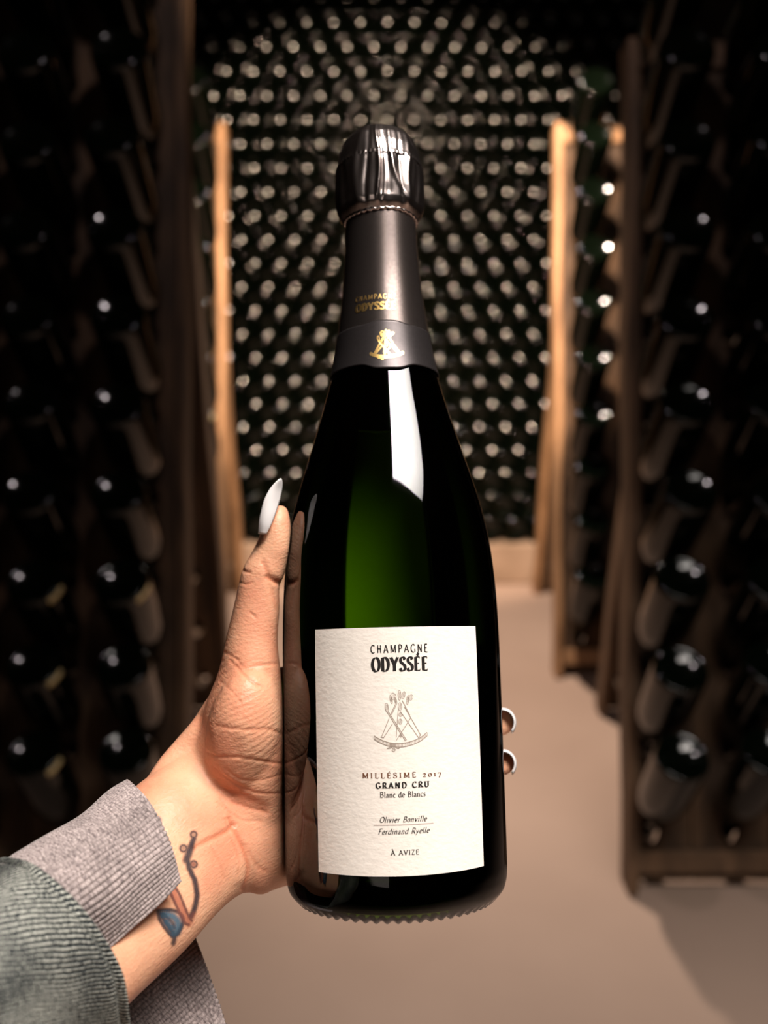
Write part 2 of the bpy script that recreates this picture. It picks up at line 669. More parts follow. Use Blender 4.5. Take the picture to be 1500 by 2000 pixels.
ORD = ['lowest', 'second', 'third', 'fourth', 'fifth', 'sixth', 'seventh', 'eighth', 'ninth', 'tenth', 'eleventh', 'twelfth', 'thirteenth', 'fourteenth',
       'fifteenth', 'sixteenth', 'seventeenth', 'eighteenth', 'nineteenth', 'twentieth', 'twenty-first', 'twenty-second', 'twenty-third', 'twenty-fourth', 'twenty-fifth', 'twenty-sixth', 'twenty-seventh']
RACK_CAND = []


RW = 0.018


def rack(label, side, y_foot, xe, ncol, rear_shift, group_name, dabs=(), where='', tilt=(57, 36), margins=(-0.022, -0.022), rail=None, h=1.455, nrow=10):
    t = empty('riddling_rack', label, 'rack', (xe, y_foot, 0), 'wooden riddling racks along the aisle')
    colw, rowp = 0.140, 0.1455
    # xe is the aisle-side outer face of the rail
    if side == 'right':
        x0 = xe + margins[0] + RW
    else:
        x0 = xe - margins[1] - RW - ncol * colw
    P, up, out = riddle_board(t, y_foot, y_foot + 0.345 * h / 1.455, h, x0, ncol, colw, rowp, nrow, 0.115, 'front', margins=margins, railmat=rail)
    riddle_board(t, y_foot + 0.75, y_foot + 0.75 - 0.35 * h / 1.455 + (h - 1.455) * 0.24, h, x0 + rear_shift, ncol, colw, rowp, nrow, 0.115, 'rear', margins=margins, railmat=rail)
    V, F = box_vf(x0 + 0.03 - xe, x0 + ncol * colw - 0.03 - xe, 0.366 * h / 1.455, 0.380 * h / 1.455, h - 0.095, h - 0.015)
    bevel(mesh_obj('hinge_bar', V, F, M['rail'], t, smooth=False), 0.003)
    for c in range(ncol):
        cc = c if side == 'right' else ncol - 1 - c       # cc = 0 is the column by the aisle in both cases
        u = (c + 0.5) * colw
        for r in range(nrow):
            el = math.radians(tilt[0] + (tilt[1] - tilt[0]) * r / 9 + rng.normal(0, 1.0))
            yaw = rng.normal(0, 0.02)
            a = Vector((math.sin(yaw) * math.cos(el), -math.cos(yaw) * math.cos(el), math.sin(el)))   # neck -> base
            H = P(u, 0.115 + r * rowp, -0.012)
            base = H + a * 0.252
            RACK_CAND.append((tuple(base), tuple(-a), r, cc, where, group_name, (r, cc) in dabs))
    return t


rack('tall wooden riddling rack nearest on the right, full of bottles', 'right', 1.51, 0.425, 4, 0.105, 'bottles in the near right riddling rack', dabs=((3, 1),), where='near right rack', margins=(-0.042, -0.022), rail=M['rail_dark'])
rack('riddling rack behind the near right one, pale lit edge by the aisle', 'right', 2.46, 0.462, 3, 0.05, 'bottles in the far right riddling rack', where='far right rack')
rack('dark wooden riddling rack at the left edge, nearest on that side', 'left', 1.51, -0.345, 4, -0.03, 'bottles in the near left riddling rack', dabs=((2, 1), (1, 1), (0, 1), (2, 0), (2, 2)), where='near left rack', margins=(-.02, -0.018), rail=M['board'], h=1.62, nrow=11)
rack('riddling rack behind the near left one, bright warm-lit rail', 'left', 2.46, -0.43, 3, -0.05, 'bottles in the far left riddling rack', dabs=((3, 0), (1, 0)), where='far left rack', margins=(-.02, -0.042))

# ------------------------------------------------------------------ the held bottle
TAU = math.radians(8.24)
D0 = 0.401
_t = math.radians(1.35)
_g = FWD * math.cos(TAU) - UPV * math.sin(TAU)
_up = FWD * math.sin(TAU) + UPV * math.cos(TAU)
AX = math.cos(_t) * _up - math.sin(_t) * RGT
BX = math.cos(_t) * RGT + math.sin(_t) * _up
BY = np.cross(AX, BX)
S_BASE = -0.0945
FOOT = CAM + D0 * _g + 0.0029 * RGT
ORIGIN = FOOT + S_BASE * AX
BM = Matrix(((BX[0], BY[0], AX[0], ORIGIN[0]), (BX[1], BY[1], AX[1], ORIGIN[1]), (BX[2], BY[2], AX[2], ORIGIN[2]), (0, 0, 0, 1)))
# outer silhouette: s along the axis (0 = level with the lens), radius
GP = np.array([(-0.0945, 0.0380), (-0.0930, 0.0408), (-0.0905, 0.0425), (-0.0875, 0.0433), (-0.0830, 0.0437), (-0.0656, 0.0438), (-0.0256, 0.0440), (0.0052, 0.0440),
               (0.0200, 0.0437), (0.0344, 0.0428), (0.0452, 0.0415), (0.0538, 0.0400), (0.0630, 0.0378), (0.0721, 0.0351), (0.0835, 0.0316), (0.0901, 0.0295), (0.1025, 0.0258),
               (0.1110, 0.0236), (0.1186, 0.0214), (0.1290, 0.0196), (0.1378, 0.0184), (0.1562, 0.0162), (0.1701, 0.0153), (0.1860, 0.0148), (0.2000, 0.0145)])


def rad(s):
    return np.interp(s, GP[:, 0], GP[:, 1])


def smooth_profile(s0, s1, n, extra=0.0):
    ss = np.linspace(s0, s1, n)
    k = np.linspace(-0.006, 0.006, 9)
    out = []
    for s in ss:
        if s < -0.078:
            out.append((rad(s) + extra, s))
        else:
            out.append((float(np.mean(rad(s + k))) + extra, s))
    return out


def rs(s):
    k = np.linspace(-0.006, 0.006, 9)
    return float(np.mean(rad(s + k))) if s >= -0.078 else float(rad(s))


def loc(s, phi, r):
    """bottle-local point; phi = 0 faces the lens, positive to the right"""
    return (r * math.sin(phi), -r * math.cos(phi), s - S_BASE)


def px2b(x, y, extra=0.0):
    """where the line of sight through a photo pixel meets the bottle: (s, phi)"""
    v = (x - 750) / FPX * RGT + (1000 - y) / FPX * UPV + FWD
    v = v / np.linalg.norm(v)
    for tt in np.arange(0.30, 0.50, 0.0002):
        P = CAM + tt * v - FOOT
        s, a, b = P @ AX, P @ BX, P @ BY
        if math.hypot(a, b) < rad(s) + extra:
            return s, math.atan2(a, -b)
    return None


bottle = empty('champagne_bottle', 'green champagne bottle with cream label held upright in the hand', 'bottle')
bottle.matrix_world = BM


def lathe_obj(name, prof, n, mat, parent=None, fn=None, label=None, flip=False):
    """prof rows (r, s)"""
    V, F = [], []
    for r, s in prof:
        for k in range(n):
            ph = 2 * math.pi * k / n
            rr, s2 = (r, s) if fn is None else fn(r, s, ph if ph < math.pi else ph - 2 * math.pi)
            V.append(loc(s2, ph, rr))
    F = grid_faces(n, len(prof), closed_u=True)
    if flip:
        F = [f[::-1] for f in F]
    return mesh_obj(name, V, F, mat, parent or bottle, label=label)


NB = 240
prof = [(0.0345, -0.0935), (0.0362, -0.0944)] + smooth_profile(-0.0945, -0.083, 10) + smooth_profile(-0.081, 0.198, 110)


def knurl(r, s, ph):
    if s < -0.0935:
        s = s - 0.0009 * (0.5 + 0.5 * math.cos(60 * ph))
        r = r + 0.0002 * math.cos(60 * ph)
    return r, s


lathe_obj('glass_body', prof, NB * 2, M['glass'], fn=knurl)
# the deep punt pushed up into the base, thick dark glass
punt = [(0.0352, -0.0925), (0.0345, -0.0935), (0.031, -0.090), (0.026, -0.080), (0.019, -0.070), (0.010, -0.064), (0.0005, -0.062)]
lathe_obj('punt', punt, 64, M['dark_glass'])
PI = math.pi
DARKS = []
lathe_obj('heel', [(0.0352, -0.0925), (rad(-0.0915) - 0.0008, -0.0915), (rad(-0.088) - 0.0006, -0.088), (0.0429, -0.080), (0.0429, -0.0765), (0.030, -0.076)], 64, M['dark_glass'],
          label='thick dark glass heel of the base')


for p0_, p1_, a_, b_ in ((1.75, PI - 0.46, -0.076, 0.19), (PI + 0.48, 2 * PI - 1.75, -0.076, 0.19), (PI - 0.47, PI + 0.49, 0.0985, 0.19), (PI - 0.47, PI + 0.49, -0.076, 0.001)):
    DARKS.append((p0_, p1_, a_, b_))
# back label, seen pale green through the wine
def patch(name, s0, s1, p0, p1, ns, npn, extra, mat, parent, thick=0.0002, fs=None, label=None):
    V = []
    for i in range(ns):
        for j in range(npn):
            ph = p0 + (p1 - p0) * j / (npn - 1)
            a, b = (s0, s1) if fs is None else fs(ph)
            s = a + (b - a) * i / (ns - 1)
            V.append(loc(s, ph, rs(s) + extra))
    nV = len(V)
    V2 = []
    for i in range(ns):
        for j in range(npn):
            ph = p0 + (p1 - p0) * j / (npn - 1)
            a, b = (s0, s1) if fs is None else fs(ph)
            s = a + (b - a) * i / (ns - 1)
            V2.append(loc(s, ph, rs(s) + extra + thick))
    Fi = [f[::-1] for f in grid_faces(npn, ns)]
    Fo = grid_faces(npn, ns, base=nV)
    E = []
    for j in range(npn - 1):
        E += [(j, j + 1, nV + j + 1, nV + j), ((ns - 1) * npn + j + 1, (ns - 1) * npn + j, nV + (ns - 1) * npn + j, nV + (ns - 1) * npn + j + 1)]
    for i in range(ns - 1):
        a, b = i * npn, (i + 1) * npn
        E += [(b, a, nV + a, nV + b), (a + npn - 1, b + npn - 1, nV + b + npn - 1, nV + a + npn - 1)]
    o = mesh_obj(name, V + V2, Fi + Fo + E, mat, parent, label=label)
    return o


PI = math.pi
patch('back_label', 0.002, 0.098, PI - 0.47, PI + 0.49, 40, 24, -0.0009, M['back_paper'], bottle, thick=0.00025, label='back label seen green through the glass')

for p0_, p1_, a_, b_ in DARKS:  # opaque strips added inside the glass to block the background behind it
    patch('view_blocker', a_, b_, p0_, p1_, 50, 16, -0.0011, M['dark_glass'], bottle, thick=0.0004, label='added dark inner shell blocking the view through the bottle')
lab = patch('label', -0.0778, 0.0093, math.radians(-40), math.radians(46), 40, 60, 0.00012, M['paper'], bottle, thick=0.00030, label='cream textured paper front label')
for p in lab.data.polygons:
    p.use_smooth = True
m_ = lab.modifiers.new('edge', 'EDGE_SPLIT')
m_.split_angle = math.radians(50)
R_PRINT = 0.00012 + 0.00030 + 0.00006

# -- lettering: strokes drawn with a broad pen, caps height 1, baseline 0
def arc(cx, cy, rx, ry, a0, a1, n=14):
    return [(cx + rx * math.cos(math.radians(a0 + (a1 - a0) * i / n)), cy + ry * math.sin(math.radians(a0 + (a1 - a0) * i / n))) for i in range(n + 1)]


def bez(*P, n=14):
    return [tuple(p) for p in catmull(P, n)]


X = 0.62   # lower-case height
G = {
    'O': (0.74, [arc(.37, .5, .31, .5, 90, 450, 28)], []),
    'C': (0.66, [arc(.37, .5, .31, .5, 48, 312, 22)], [(.58, .87, 'v'), (.58, .13, 'v')]),
    'G': (0.72, [arc(.37, .5, .31, .5, 48, 300, 22), [(.62, .42), (.62, .06)]], [(.62, .42, 'h'), (.58, .87, 'v')]),
    'D': (0.72, [[(.14, 0), (.14, 1)], [(.14, 1), (.3, 1)] + arc(.3, .5, .34, .5, 90, -90, 18) + [(.14, 0)]], []),
    'P': (0.6, [[(.14, 0), (.14, 1)], [(.14, 1), (.28, 1)] + arc(.28, .74, .26, .26, 90, -90, 14) + [(.14, .48)]], [(.14, 0, 'h')]),
    'R': (0.68, [[(.14, 0), (.14, 1)], [(.14, 1), (.28, 1)] + arc(.28, .75, .25, .25, 90, -90, 14) + [(.14, .5)], [(.3, .5), (.62, 0)]], [(.14, 0, 'h'), (.62, 0, 'h')]),
    'B': (0.64, [[(.14, 0), (.14, 1)], [(.14, 1), (.28, 1)] + arc(.28, .77, .22, .23, 90, -90, 12) + [(.14, .54)], [(.14, .54), (.3, .54)] + arc(.3, .27, .26, .27, 90, -90, 12) + [(.14, 0)]], []),
    'H': (0.7, [[(.14, 0), (.14, 1)], [(.56, 0), (.56, 1)], [(.14, .52), (.56, .52)]], [(.14, 0, 'h'), (.14, 1, 'h'), (.56, 0, 'h'), (.56, 1, 'h')]),
    'A': (0.72, [[(.06, 0), (.36, 1)], [(.36, 1), (.66, 0)], [(.17, .34), (.55, .34)]], [(.06, 0, 'h'), (.66, 0, 'h')]),
    'V': (0.7, [[(.06, 1), (.35, 0)], [(.35, 0), (.64, 1)]], [(.06, 1, 'h'), (.64, 1, 'h')]),
    'Y': (0.7, [[(.06, 1), (.35, .45)], [(.35, .45), (.64, 1)], [(.35, .47), (.35, 0)]], [(.06, 1, 'h'), (.64, 1, 'h'), (.35, 0, 'h')]),
    'M': (0.88, [[(.13, 0), (.13, 1)], [(.13, 1), (.44, .1)], [(.44, .1), (.75, 1)], [(.75, 1), (.75, 0)]], [(.13, 0, 'h'), (.75, 0, 'h')]),
    'N': (0.74, [[(.13, 0), (.13, 1)], [(.13, 1), (.61, 0)], [(.61, 0), (.61, 1)]], [(.13, 0, 'h'), (.61, 1, 'h')]),
    'U': (0.72, [[(.13, 1), (.13, .3)] + arc(.36, .3, .23, .3, 180, 360, 14) + [(.59, 1)]], [(.13, 1, 'h'), (.59, 1, 'h')]),
    'I': (0.32, [[(.16, 0), (.16, 1)]], [(.16, 0, 'h'), (.16, 1, 'h')]),
    'L': (0.56, [[(.14, 0), (.14, 1)], [(.14, 0), (.5, 0)]], [(.14, 1, 'h'), (.5, .09, 'v')]),
    'E': (0.58, [[(.14, 0), (.14, 1)], [(.14, 0), (.52, 0)], [(.14, 1), (.5, 1)], [(.14, .52), (.42, .52)]], [(.52, .08, 'v'), (.5, .92, 'v'), (.42, .52, 'v')]),
    'F': (0.54, [[(.14, 0), (.14, 1)], [(.14, 1), (.5, 1)], [(.14, .52), (.42, .52)]], [(.14, 0, 'h'), (.5, .92, 'v')]),
    'Z': (0.62, [[(.08, 1), (.52, 1)], [(.52, 1), (.08, 0)], [(.08, 0), (.54, 0)]], [(.08, .92, 'v'), (.54, .08, 'v')]),
    'S': (0.56, [bez((.47, .82), (.4, .95), (.26, 1.0), (.11, .86), (.13, .66), (.3, .52), (.46, .36), (.47, .13), (.28, 0), (.12, .06), (.07, .2), n=30)], [(.47, .84, 'v'), (.07, .16, 'v')]),
    '2': (0.5, [bez((.08, .5), (.14, .64), (.28, .66), (.4, .52), (.36, .34), (.2, .14), (.07, 0), n=20), [(.07, 0), (.46, 0)]], []),
    '0': (0.56, [arc(.28, .31, .21, .31, 90, 450, 22)], []),
    '1': (0.32, [[(.16, 0), (.16, .64)]], [(.16, 0, 'h'), (.12, .6, 'h')]),
    '7': (0.5, [[(.06, .62), (.44, .62)], [(.44, .62), (.2, -.3)]], [(.06, .56, 'v')]),
    'a': (0.46, [bez((.08, .48), (.18, .61), (.32, .55), (.34, .4), (.34, .1), (.44, .02), n=14), bez((.34, .36), (.16, .3), (.07, .16), (.14, .02), (.27, .04), (.34, .14), n=14)], []),
    'c': (0.44, [arc(.26, X / 2, .19, X / 2, 50, 310, 16)], []),
    'd': (0.54, [arc(.25, X / 2, .19, X / 2, 60, 300, 16), [(.42, 0), (.42, 1.02)]], [(.47, 0, 'h')]),
    'e': (0.46, [[(.08, .34), (.4, .36)] + arc(.26, X / 2, .18, X / 2, 12, 315, 18)], []),
    'i': (0.28, [[(.14, 0), (.14, X)], [(.12, .84), (.16, .88)]], [(.14, 0, 'h'), (.1, X, 'h')]),
    'l': (0.28, [[(.14, 0), (.14, 1.04)]], [(.14, 0, 'h')]),
    'n': (0.56, [[(.13, 0), (.13, X)], bez((.13, .44), (.24, .6), (.38, .58), (.42, .4), (.42, 0), n=12)], [(.13, 0, 'h'), (.42, 0, 'h')]),
    'r': (0.4, [[(.13, 0), (.13, X)], bez((.13, .4), (.22, .58), (.34, .6), n=8)], [(.13, 0, 'h')]),
    's': (0.38, [bez((.31, .5), (.24, .6), (.12, .56), (.11, .42), (.28, .27), (.3, .1), (.17, 0), (.07, .08), n=18)], []),
    'v': (0.5, [[(.07, X), (.24, 0)], [(.24, 0), (.43, X)]], [(.07, X, 'h')]),
    'o': (0.5, [arc(.25, X / 2, .19, X / 2, 90, 450, 20)], []),
    'y': (0.5, [[(.07, X), (.25, .02)], [(.43, X), (.25, .02), (.14, -.26), (.04, -.28)]], []),
    ' ': (0.36, [], []),
}
G['É'] = (G['E'][0], G['E'][1] + [[(.26, 1.1), (.42, 1.3)]], G['E'][2])
G['À'] = (G['A'][0], G['A'][1] + [[(.36, 1.1), (.22, 1.3)]], G['A'][2])


def stroke_quads(path, thick, thin, nib, out):
    P = np.array(path, float)
    d = np.gradient(P, axis=0) if len(P) > 2 else np.array([P[1] - P[0]] * 2)
    d /= np.maximum(np.linalg.norm(d, axis=1), 1e-9)[:, None]
    ang = np.arctan2(d[:, 1], d[:, 0])
    wd = thin + (thick - thin) * np.abs(np.sin(ang - math.radians(nib)))
    n = np.stack([-d[:, 1], d[:, 0]], 1) * wd[:, None] / 2
    if len(P) == 2:      # subdivide straight strokes so that they follow the curved glass
        k = 5
        f = np.linspace(0, 1, k)[:, None]
        P = P[0] * (1 - f) + P[1] * f
        n = np.repeat(n[:1], k, 0)
    for i in range(len(P) - 1):
        out.append([P[i] - n[i], P[i + 1] - n[i + 1], P[i + 1] + n[i + 1], P[i] + n[i]])


def layout(text, thick, thin, serif=0.0, track=0.0, nib=25, slant=0.0, xs=1.0):
    Q = []
    x = 0.0
    for ch in text:
        wdt, strokes, serifs = G[ch]
        loc_ = []
        for s in strokes:
            s = [(a * xs, b) for a, b in s]
            stroke_quads(s, thick, thin, nib, loc_)
        if serif:
            for (a, b, k) in serifs:
                a *= xs
                h = serif * 0.5
                tt = max(thin, 0.05)
                if k == 'h':
                    b2 = b - tt / 2 if b > 0.3 else b + tt / 2
                    loc_.append([np.array(q) for q in ((a - h - thick * .35, b2 - tt / 2), (a + h + thick * .35, b2 - tt / 2), (a + h + thick * .35, b2 + tt / 2), (a - h - thick * .35, b2 + tt / 2))])
                else:
                    loc_.append([np.array(q) for q in ((a - tt / 2, b - h), (a + tt / 2, b - h), (a + tt / 2, b + h), (a - tt / 2, b + h))])
        for q in loc_:
            Q.append([np.array([p[0] + x + slant * p[1], p[1]]) for p in q])
        x += wdt * xs + track
    A = np.array(Q)
    lo, hi = A[:, :, 0].min(), A[:, :, 0].max()
    A[:, :, 0] -= (lo + hi) / 2
    return A, hi - lo


def put_quads(name, A, sx, sy, cx, cy, mat, parent, rex=R_PRINT, label=None, th=0.00004):
    """A: quads in design units; sx, sy metres per unit; centred on the photo pixel (cx, cy)"""
    s0, p0 = px2b(cx, cy, rex)
    r0 = rs(s0) + rex
    V, F = [], []
    for q in A:
        b = len(V)
        for p in q:
            s = s0 + p[1] * sy
            V.append(loc(s, p0 + p[0] * sx / r0, rs(s) + rex))
        F.append((b, b + 1, b + 2, b + 3))
    o = mesh_obj(name, V, F, mat, parent, smooth=False, label=label)
    m = o.modifiers.new('ink_depth', 'SOLIDIFY')
    m.thickness = th
    m.offset = 0
    return o


MPP = 0.3905 / FPX * 0.917     # metres per pixel on the front of the label
def line(name, text, x0, x1, ybase, cap, mat, parent=None, **kw):
    A, wd = layout(text, **kw)
    sx = (x1 - x0) * MPP * 1.012 / wd
    A[:, :, 1] -= 0.5
    return put_quads(name, A, sx, cap * MPP * 1.03, (x0 + x1) / 2, ybase - cap / 2, mat, parent or lab)


line('lettering', 'CHAMPAGNE', 724.5, 834.5, 1274, 14.5, M['ink'], thick=.155, thin=.115, track=.26, nib=25)
line('lettering', 'ODYSSÉE', 725.5, 835, 1309.5, 25, M['ink'], thick=.285, thin=.05, serif=.10, track=.10, nib=8)
line('lettering', 'MILLÉSIME 2017', 710, 861.5, 1518.5, 9.2, M['ink_copper'], thick=.17, thin=.06, serif=.16, track=.30)
line('lettering', 'GRAND CRU', 735.5, 837.5, 1538.5, 10, M['ink'], thick=.24, thin=.09, serif=.2, track=.24)
line('lettering', 'Blanc de Blancs', 744.5, 830, 1556.3, 9.8, M['ink'], thick=.13, thin=.06, serif=.12, track=.03)
line('lettering', 'Olivier Bonville', 744, 833, 1605, 9.6, M['ink'], thick=.14, thin=.06, serif=.10, track=.06, slant=.26)
line('lettering', 'Ferdinand Ryelle', 741, 838, 1628, 9.8, M['ink'], thick=.14, thin=.06, serif=.10, track=.06, slant=.26)
line('lettering', 'À AVIZE', 764, 817, 1669, 8.3, M['ink'], thick=.16, thin=.07, serif=.16, track=.16)
rule = []
for i in range(12):
    a, b = -57 + 114 * i / 12, -57 + 114 * (i + 1) / 12
    rule.append([np.array(q, float) for q in ((a, -.9), (b, -.9), (b, .9), (a, .9))])
put_quads('rule', rule, MPP, MPP, 789, 1610.5, M['ink_rule'], lab)


# -- sextant emblem, in units of the close-up drawing
def emblem(wd, fine=True):
    Q = []

    def st(P, w_=None):
        ww = w_ or wd
        stroke_quads([(x, -y) for x, y in P], ww, ww, 0, Q)

    def seg(a, b, w_=None):
        st([a, ((a[0] + b[0]) / 2, (a[1] + b[1]) / 2), b], w_)
    for a, b in (((700, 1110), (622, 1255)), ((605, 1300), (490, 1550)), ((650, 1375), (520, 1560)), ((830, 1150), (1050, 1530)), ((770, 1210), (1020, 1570)),
                 ((580, 1215), (830, 1610)), ((915, 1300), (700, 1600)), ((712, 1120), (640, 1250)), ((800, 1060), (905, 1265)), ((740, 1180), (700, 1560)),
                 ((596, 1205), (846, 1600)), ((478, 1545), (520, 1560)), ((1020, 1570), (1060, 1530))):
        seg(a, b)
    for off in (0, 48):
        st(list(catmull([(385, 1530 + off), (470, 1580 + off), (580, 1622 + off), (690, 1640 + off), (800, 1640 + off), (930, 1615 + off), (1050, 1570 + off), (1150, 1505 + off)], 26)), wd)
    P = catmull([(385, 1530), (470, 1580), (580, 1622), (690, 1640), (800, 1640), (930, 1615), (1050, 1570), (1150, 1505)], 44)
    for i, p in enumerate(P):
        seg((p[0], p[1]), (p[0] + (p[0] - 760) * 0.015, p[1] + 46), wd * (0.55 if not 13 < i < 19 else 1.5))
    # flame finial, leaves and dial drops
    for (cx, cy, rx, ry, rot) in ((762, 985, 22, 70, 0), (675, 1000, 38, 48, 20), (640, 1040, 16, 60, 12), (575, 1150, 24, 62, 5), (880, 1050, 18, 64, -8), (925, 1020, 30, 40, -30),
                                  (820, 985, 22, 50, -15), (765, 1140, 26, 54, 0), (770, 1250, 24, 26, 0), (765, 1345, 26, 36, 0), (705, 1060, 14, 50, 15), (765, 1530, 14, 26, 0),
                                  (660, 1725, 24, 24, 0), (600, 1700, 34, 9, 10), (720, 1700, 24, 9, -10)):
        c, s_ = math.cos(math.radians(rot)), math.sin(math.radians(rot))
        E_ = [(cx + rx * math.cos(a) * c + ry * math.sin(a) * s_, cy + ry * math.sin(a) * c - rx * math.cos(a) * s_) for a in np.linspace(0, 2 * PI, 18)]
        st(E_, wd * .6)
        if fine:
            for k in (-0.4, 0.1, 0.5):
                seg((cx + rx * k * c, cy - ry * .6), (cx + rx * k, cy + ry * .6), wd * .4)
    A = np.array(Q)
    A[:, :, 0] -= 766
    A[:, :, 1] += 1330
    return A


put_quads('emblem', emblem(10), MPP / 7.5, MPP / 7.5 * 1.03, 782, 1407, M['ink_grey'], lab)

# -- capsule: satin neck foil, collar band, crumpled head
sA = px2b(752, 436, 0.0006)[0]
sB = px2b(775, 640, 0.0006)[0]
nf = [(rs(s) + 0.0005, s) for s in np.linspace(sB - 0.006, sA + 0.0075, 44)]
lathe_obj('neck_foil', nf, 160, M['foil_satin'])
_, phc = px2b(757, 672, 0.001)
s_ct, s_cb = px2b(800, 634, 0.001)[0], px2b(820, 714, 0.001)[0]
s_mt, s_mb = px2b(752, 624, 0.001)[0], px2b(756, 719, 0.001)[0]


def collar_s(ph):
    d = math.degrees((ph - phc + PI) % (2 * PI) - PI)
    l = math.exp(-(d / 21.0) ** 4)
    return s_cb + (s_mb - s_cb) * l, s_ct + (s_mt - s_ct) * l


collar = patch('collar_band', 0, 0, -PI, PI, 26, 220, 0.00075, M['collar'], bottle, thick=0.00012, fs=collar_s, label='dark grey paper collar with wavy edges')
put_quads('gilt_emblem', emblem(46, fine=False), 64 * MPP * 1.10 / 765, 66 * MPP * 1.12 / 865, 755, 673, M['gold'], collar, rex=0.00093, th=0.00012, label='gold foil sextant emblem')


def gold_line(text, x0, x1, ybase, cap, **kw):
    A, wd = layout(text, **kw)
    A[:, :, 1] -= 0.5
    s0, p0 = px2b(x0, ybase - cap / 2, 0.0006)
    s1, p1 = px2b(x1, ybase - cap / 2, 0.0006)
    r0 = rs(s0) + 0.0006
    sx = (p1 - p0) * r0 / wd
    nf_ = bpy.data.objects['neck_foil']
    return put_quads('gilt_lettering', A, sx, cap * MPP * 1.17, (x0 + x1) / 2 - 2, ybase - cap / 2, M['gold'], nf_, rex=0.00058, th=0.0001, label='gold lettering')


gold_line('CHAMPAGNE', 694, 773, 584, 9.5, thick=.2, thin=.12, track=.22)
gold_line('ODYSSÉE', 694, 773, 605, 15, thick=.30, thin=.08, serif=.1, track=.10, nib=8)

HEAD = [(0.1845, 0.0152), (0.1858, 0.0164), (0.1874, 0.0177), (0.1895, 0.0185), (0.1950, 0.0188), (0.2060, 0.0188), (0.2092, 0.0186), (0.2110, 0.0182),
        (0.2155, 0.0174), (0.2202, 0.0157), (0.2242, 0.0127), (0.2270, 0.0085), (0.2283, 0.0040), (0.2288, 0.0002)]
HEAD = np.array(HEAD)
ridges = [(-0.55, 0.10, 0.0005), (-0.30, 0.06, -0.0005), (-0.05, 0.05, 0.0009), (0.02, 0.035, -0.0007), (0.16, 0.08, -0.0005), (0.30, 0.05, 0.0006), (0.52, 0.06, -0.0006), (0.75, 0.07, 0.0006),
          (1.05, 0.08, -0.0005), (1.4, 0.1, 0.0006), (1.9, 0.12, -0.0005), (2.5, 0.14, 0.0006), (-1.0, 0.10, -0.0006), (-1.5, 0.12, 0.0006), (-2.1, 0.12, -0.0005), (-2.7, 0.12, 0.0005)]


def crumple(r, s, ph):
    f = np.clip((s - 0.186) / 0.006, 0, 1) * np.clip((0.2275 - s) / 0.008, 0, 1)
    top = 1.0 if s < 0.2085 else 0.45
    d = 0.0
    for (p, wdt, a) in ridges:
        pp = p + 0.05 * math.sin((s - 0.19) * 130 + p * 5) + (0.35 * max(0, (0.203 - s) / 0.015) ** 2 if 0.25 < p < 0.35 else 0)
        x = (ph - pp + PI) % (2 * PI) - PI
        d += a * 1.15 * math.exp(-(x / wdt) ** 2)
    d += 0.00010 * math.sin(7 * ph + s * 250) + 0.00005 * math.sin(19 * ph - s * 300)
    if abs(s - 0.2092) < 0.0006:
        d += 0.0004 * (0.5 + 0.5 * math.cos(56 * ph))
    return max(r + d * f * top, 0.0002), s


ss = np.concatenate([np.linspace(0.1845, 0.2084, 44), np.linspace(0.2086, 0.2098, 8), np.linspace(0.2102, 0.2288, 36)])
cap_prof = [(float(np.interp(s, HEAD[:, 0], HEAD[:, 1])), float(s)) for s in ss]
foil_cap = lathe_obj('foil_cap', cap_prof, 360, M['foil_shiny'], fn=crumple, label='crumpled shiny pewter foil over the cork')
# twisted wire ring under the cap
V, F = [], []
nr, nt_ = 240, 10
for i in range(nr):
    ph = 2 * PI * i / nr
    for k in range(nt_):
        a = 2 * PI * k / nt_
        rr = 0.00075 + 0.00022 * math.cos(2 * a + 34 * ph)
        V.append(loc(0.1848 + rr * math.sin(a) + 0.0003 * math.sin(ph * 3), ph, 0.0155 + rr * math.cos(a)))
for i in range(nr):
    for k in range(nt_):
        a, b = i * nt_ + k, i * nt_ + (k + 1) % nt_
        c, d = ((i + 1) % nr) * nt_ + (k + 1) % nt_, ((i + 1) % nr) * nt_ + k
        F.append((a, b, c, d))
mesh_obj('twisted_ring', V, F, M['foil_shiny'], bottle)

# ------------------------------------------------------------------ the hand and forearm
person = empty('person', 'hand and tattooed wrist holding the bottle, grey knit cuff, denim sleeve', 'person', tuple(unproj(250, 1800, 0.36)))
POFF = np.array(person.location)


def loft(rings, cap=True):
    V, F = [], []
    n = len(rings[0])
    for r in rings:
        V += [tuple(p) for p in r]
    F = grid_faces(n, len(rings), closed_u=True)
    V.append(tuple(np.mean(rings[0], 0)))
    V.append(tuple(np.mean(rings[-1], 0)))
    a, b = len(V) - 2, len(V) - 1
    for k in range(n):
        F.append((a, (k + 1) % n, k))
        o = (len(rings) - 1) * n
        F.append((b, o + k, o + (k + 1) % n))
    return V, F


def section_tube(secs, n=40, samples=60, p=2.2):
    """secs rows: xL,yL,xR,yR,zL,zR,half thickness"""
    S = catmull(secs, samples)
    C = np.array([(unproj(s[0], s[1], s[4]) + unproj(s[2], s[3], s[5])) / 2 for s in S])
    Tn = np.gradient(C, axis=0)
    rings = []
    for i, s in enumerate(S):
        A = (unproj(s[2], s[3], s[5]) - unproj(s[0], s[1], s[4])) / 2
        T = Tn[i] / np.linalg.norm(Tn[i])
        B = np.cross(T, A)
        B /= np.linalg.norm(B)
        ring = []
        for k in range(n):
            a = 2 * PI * k / n
            c, d = math.cos(a), math.sin(a)
            e = (abs(c) ** p + abs(d) ** p) ** (-1 / p)
            ring.append(C[i] + A * c * e + B * max(s[6], 0.0003) * d * e)
        rings.append(ring)
    return loft(rings)


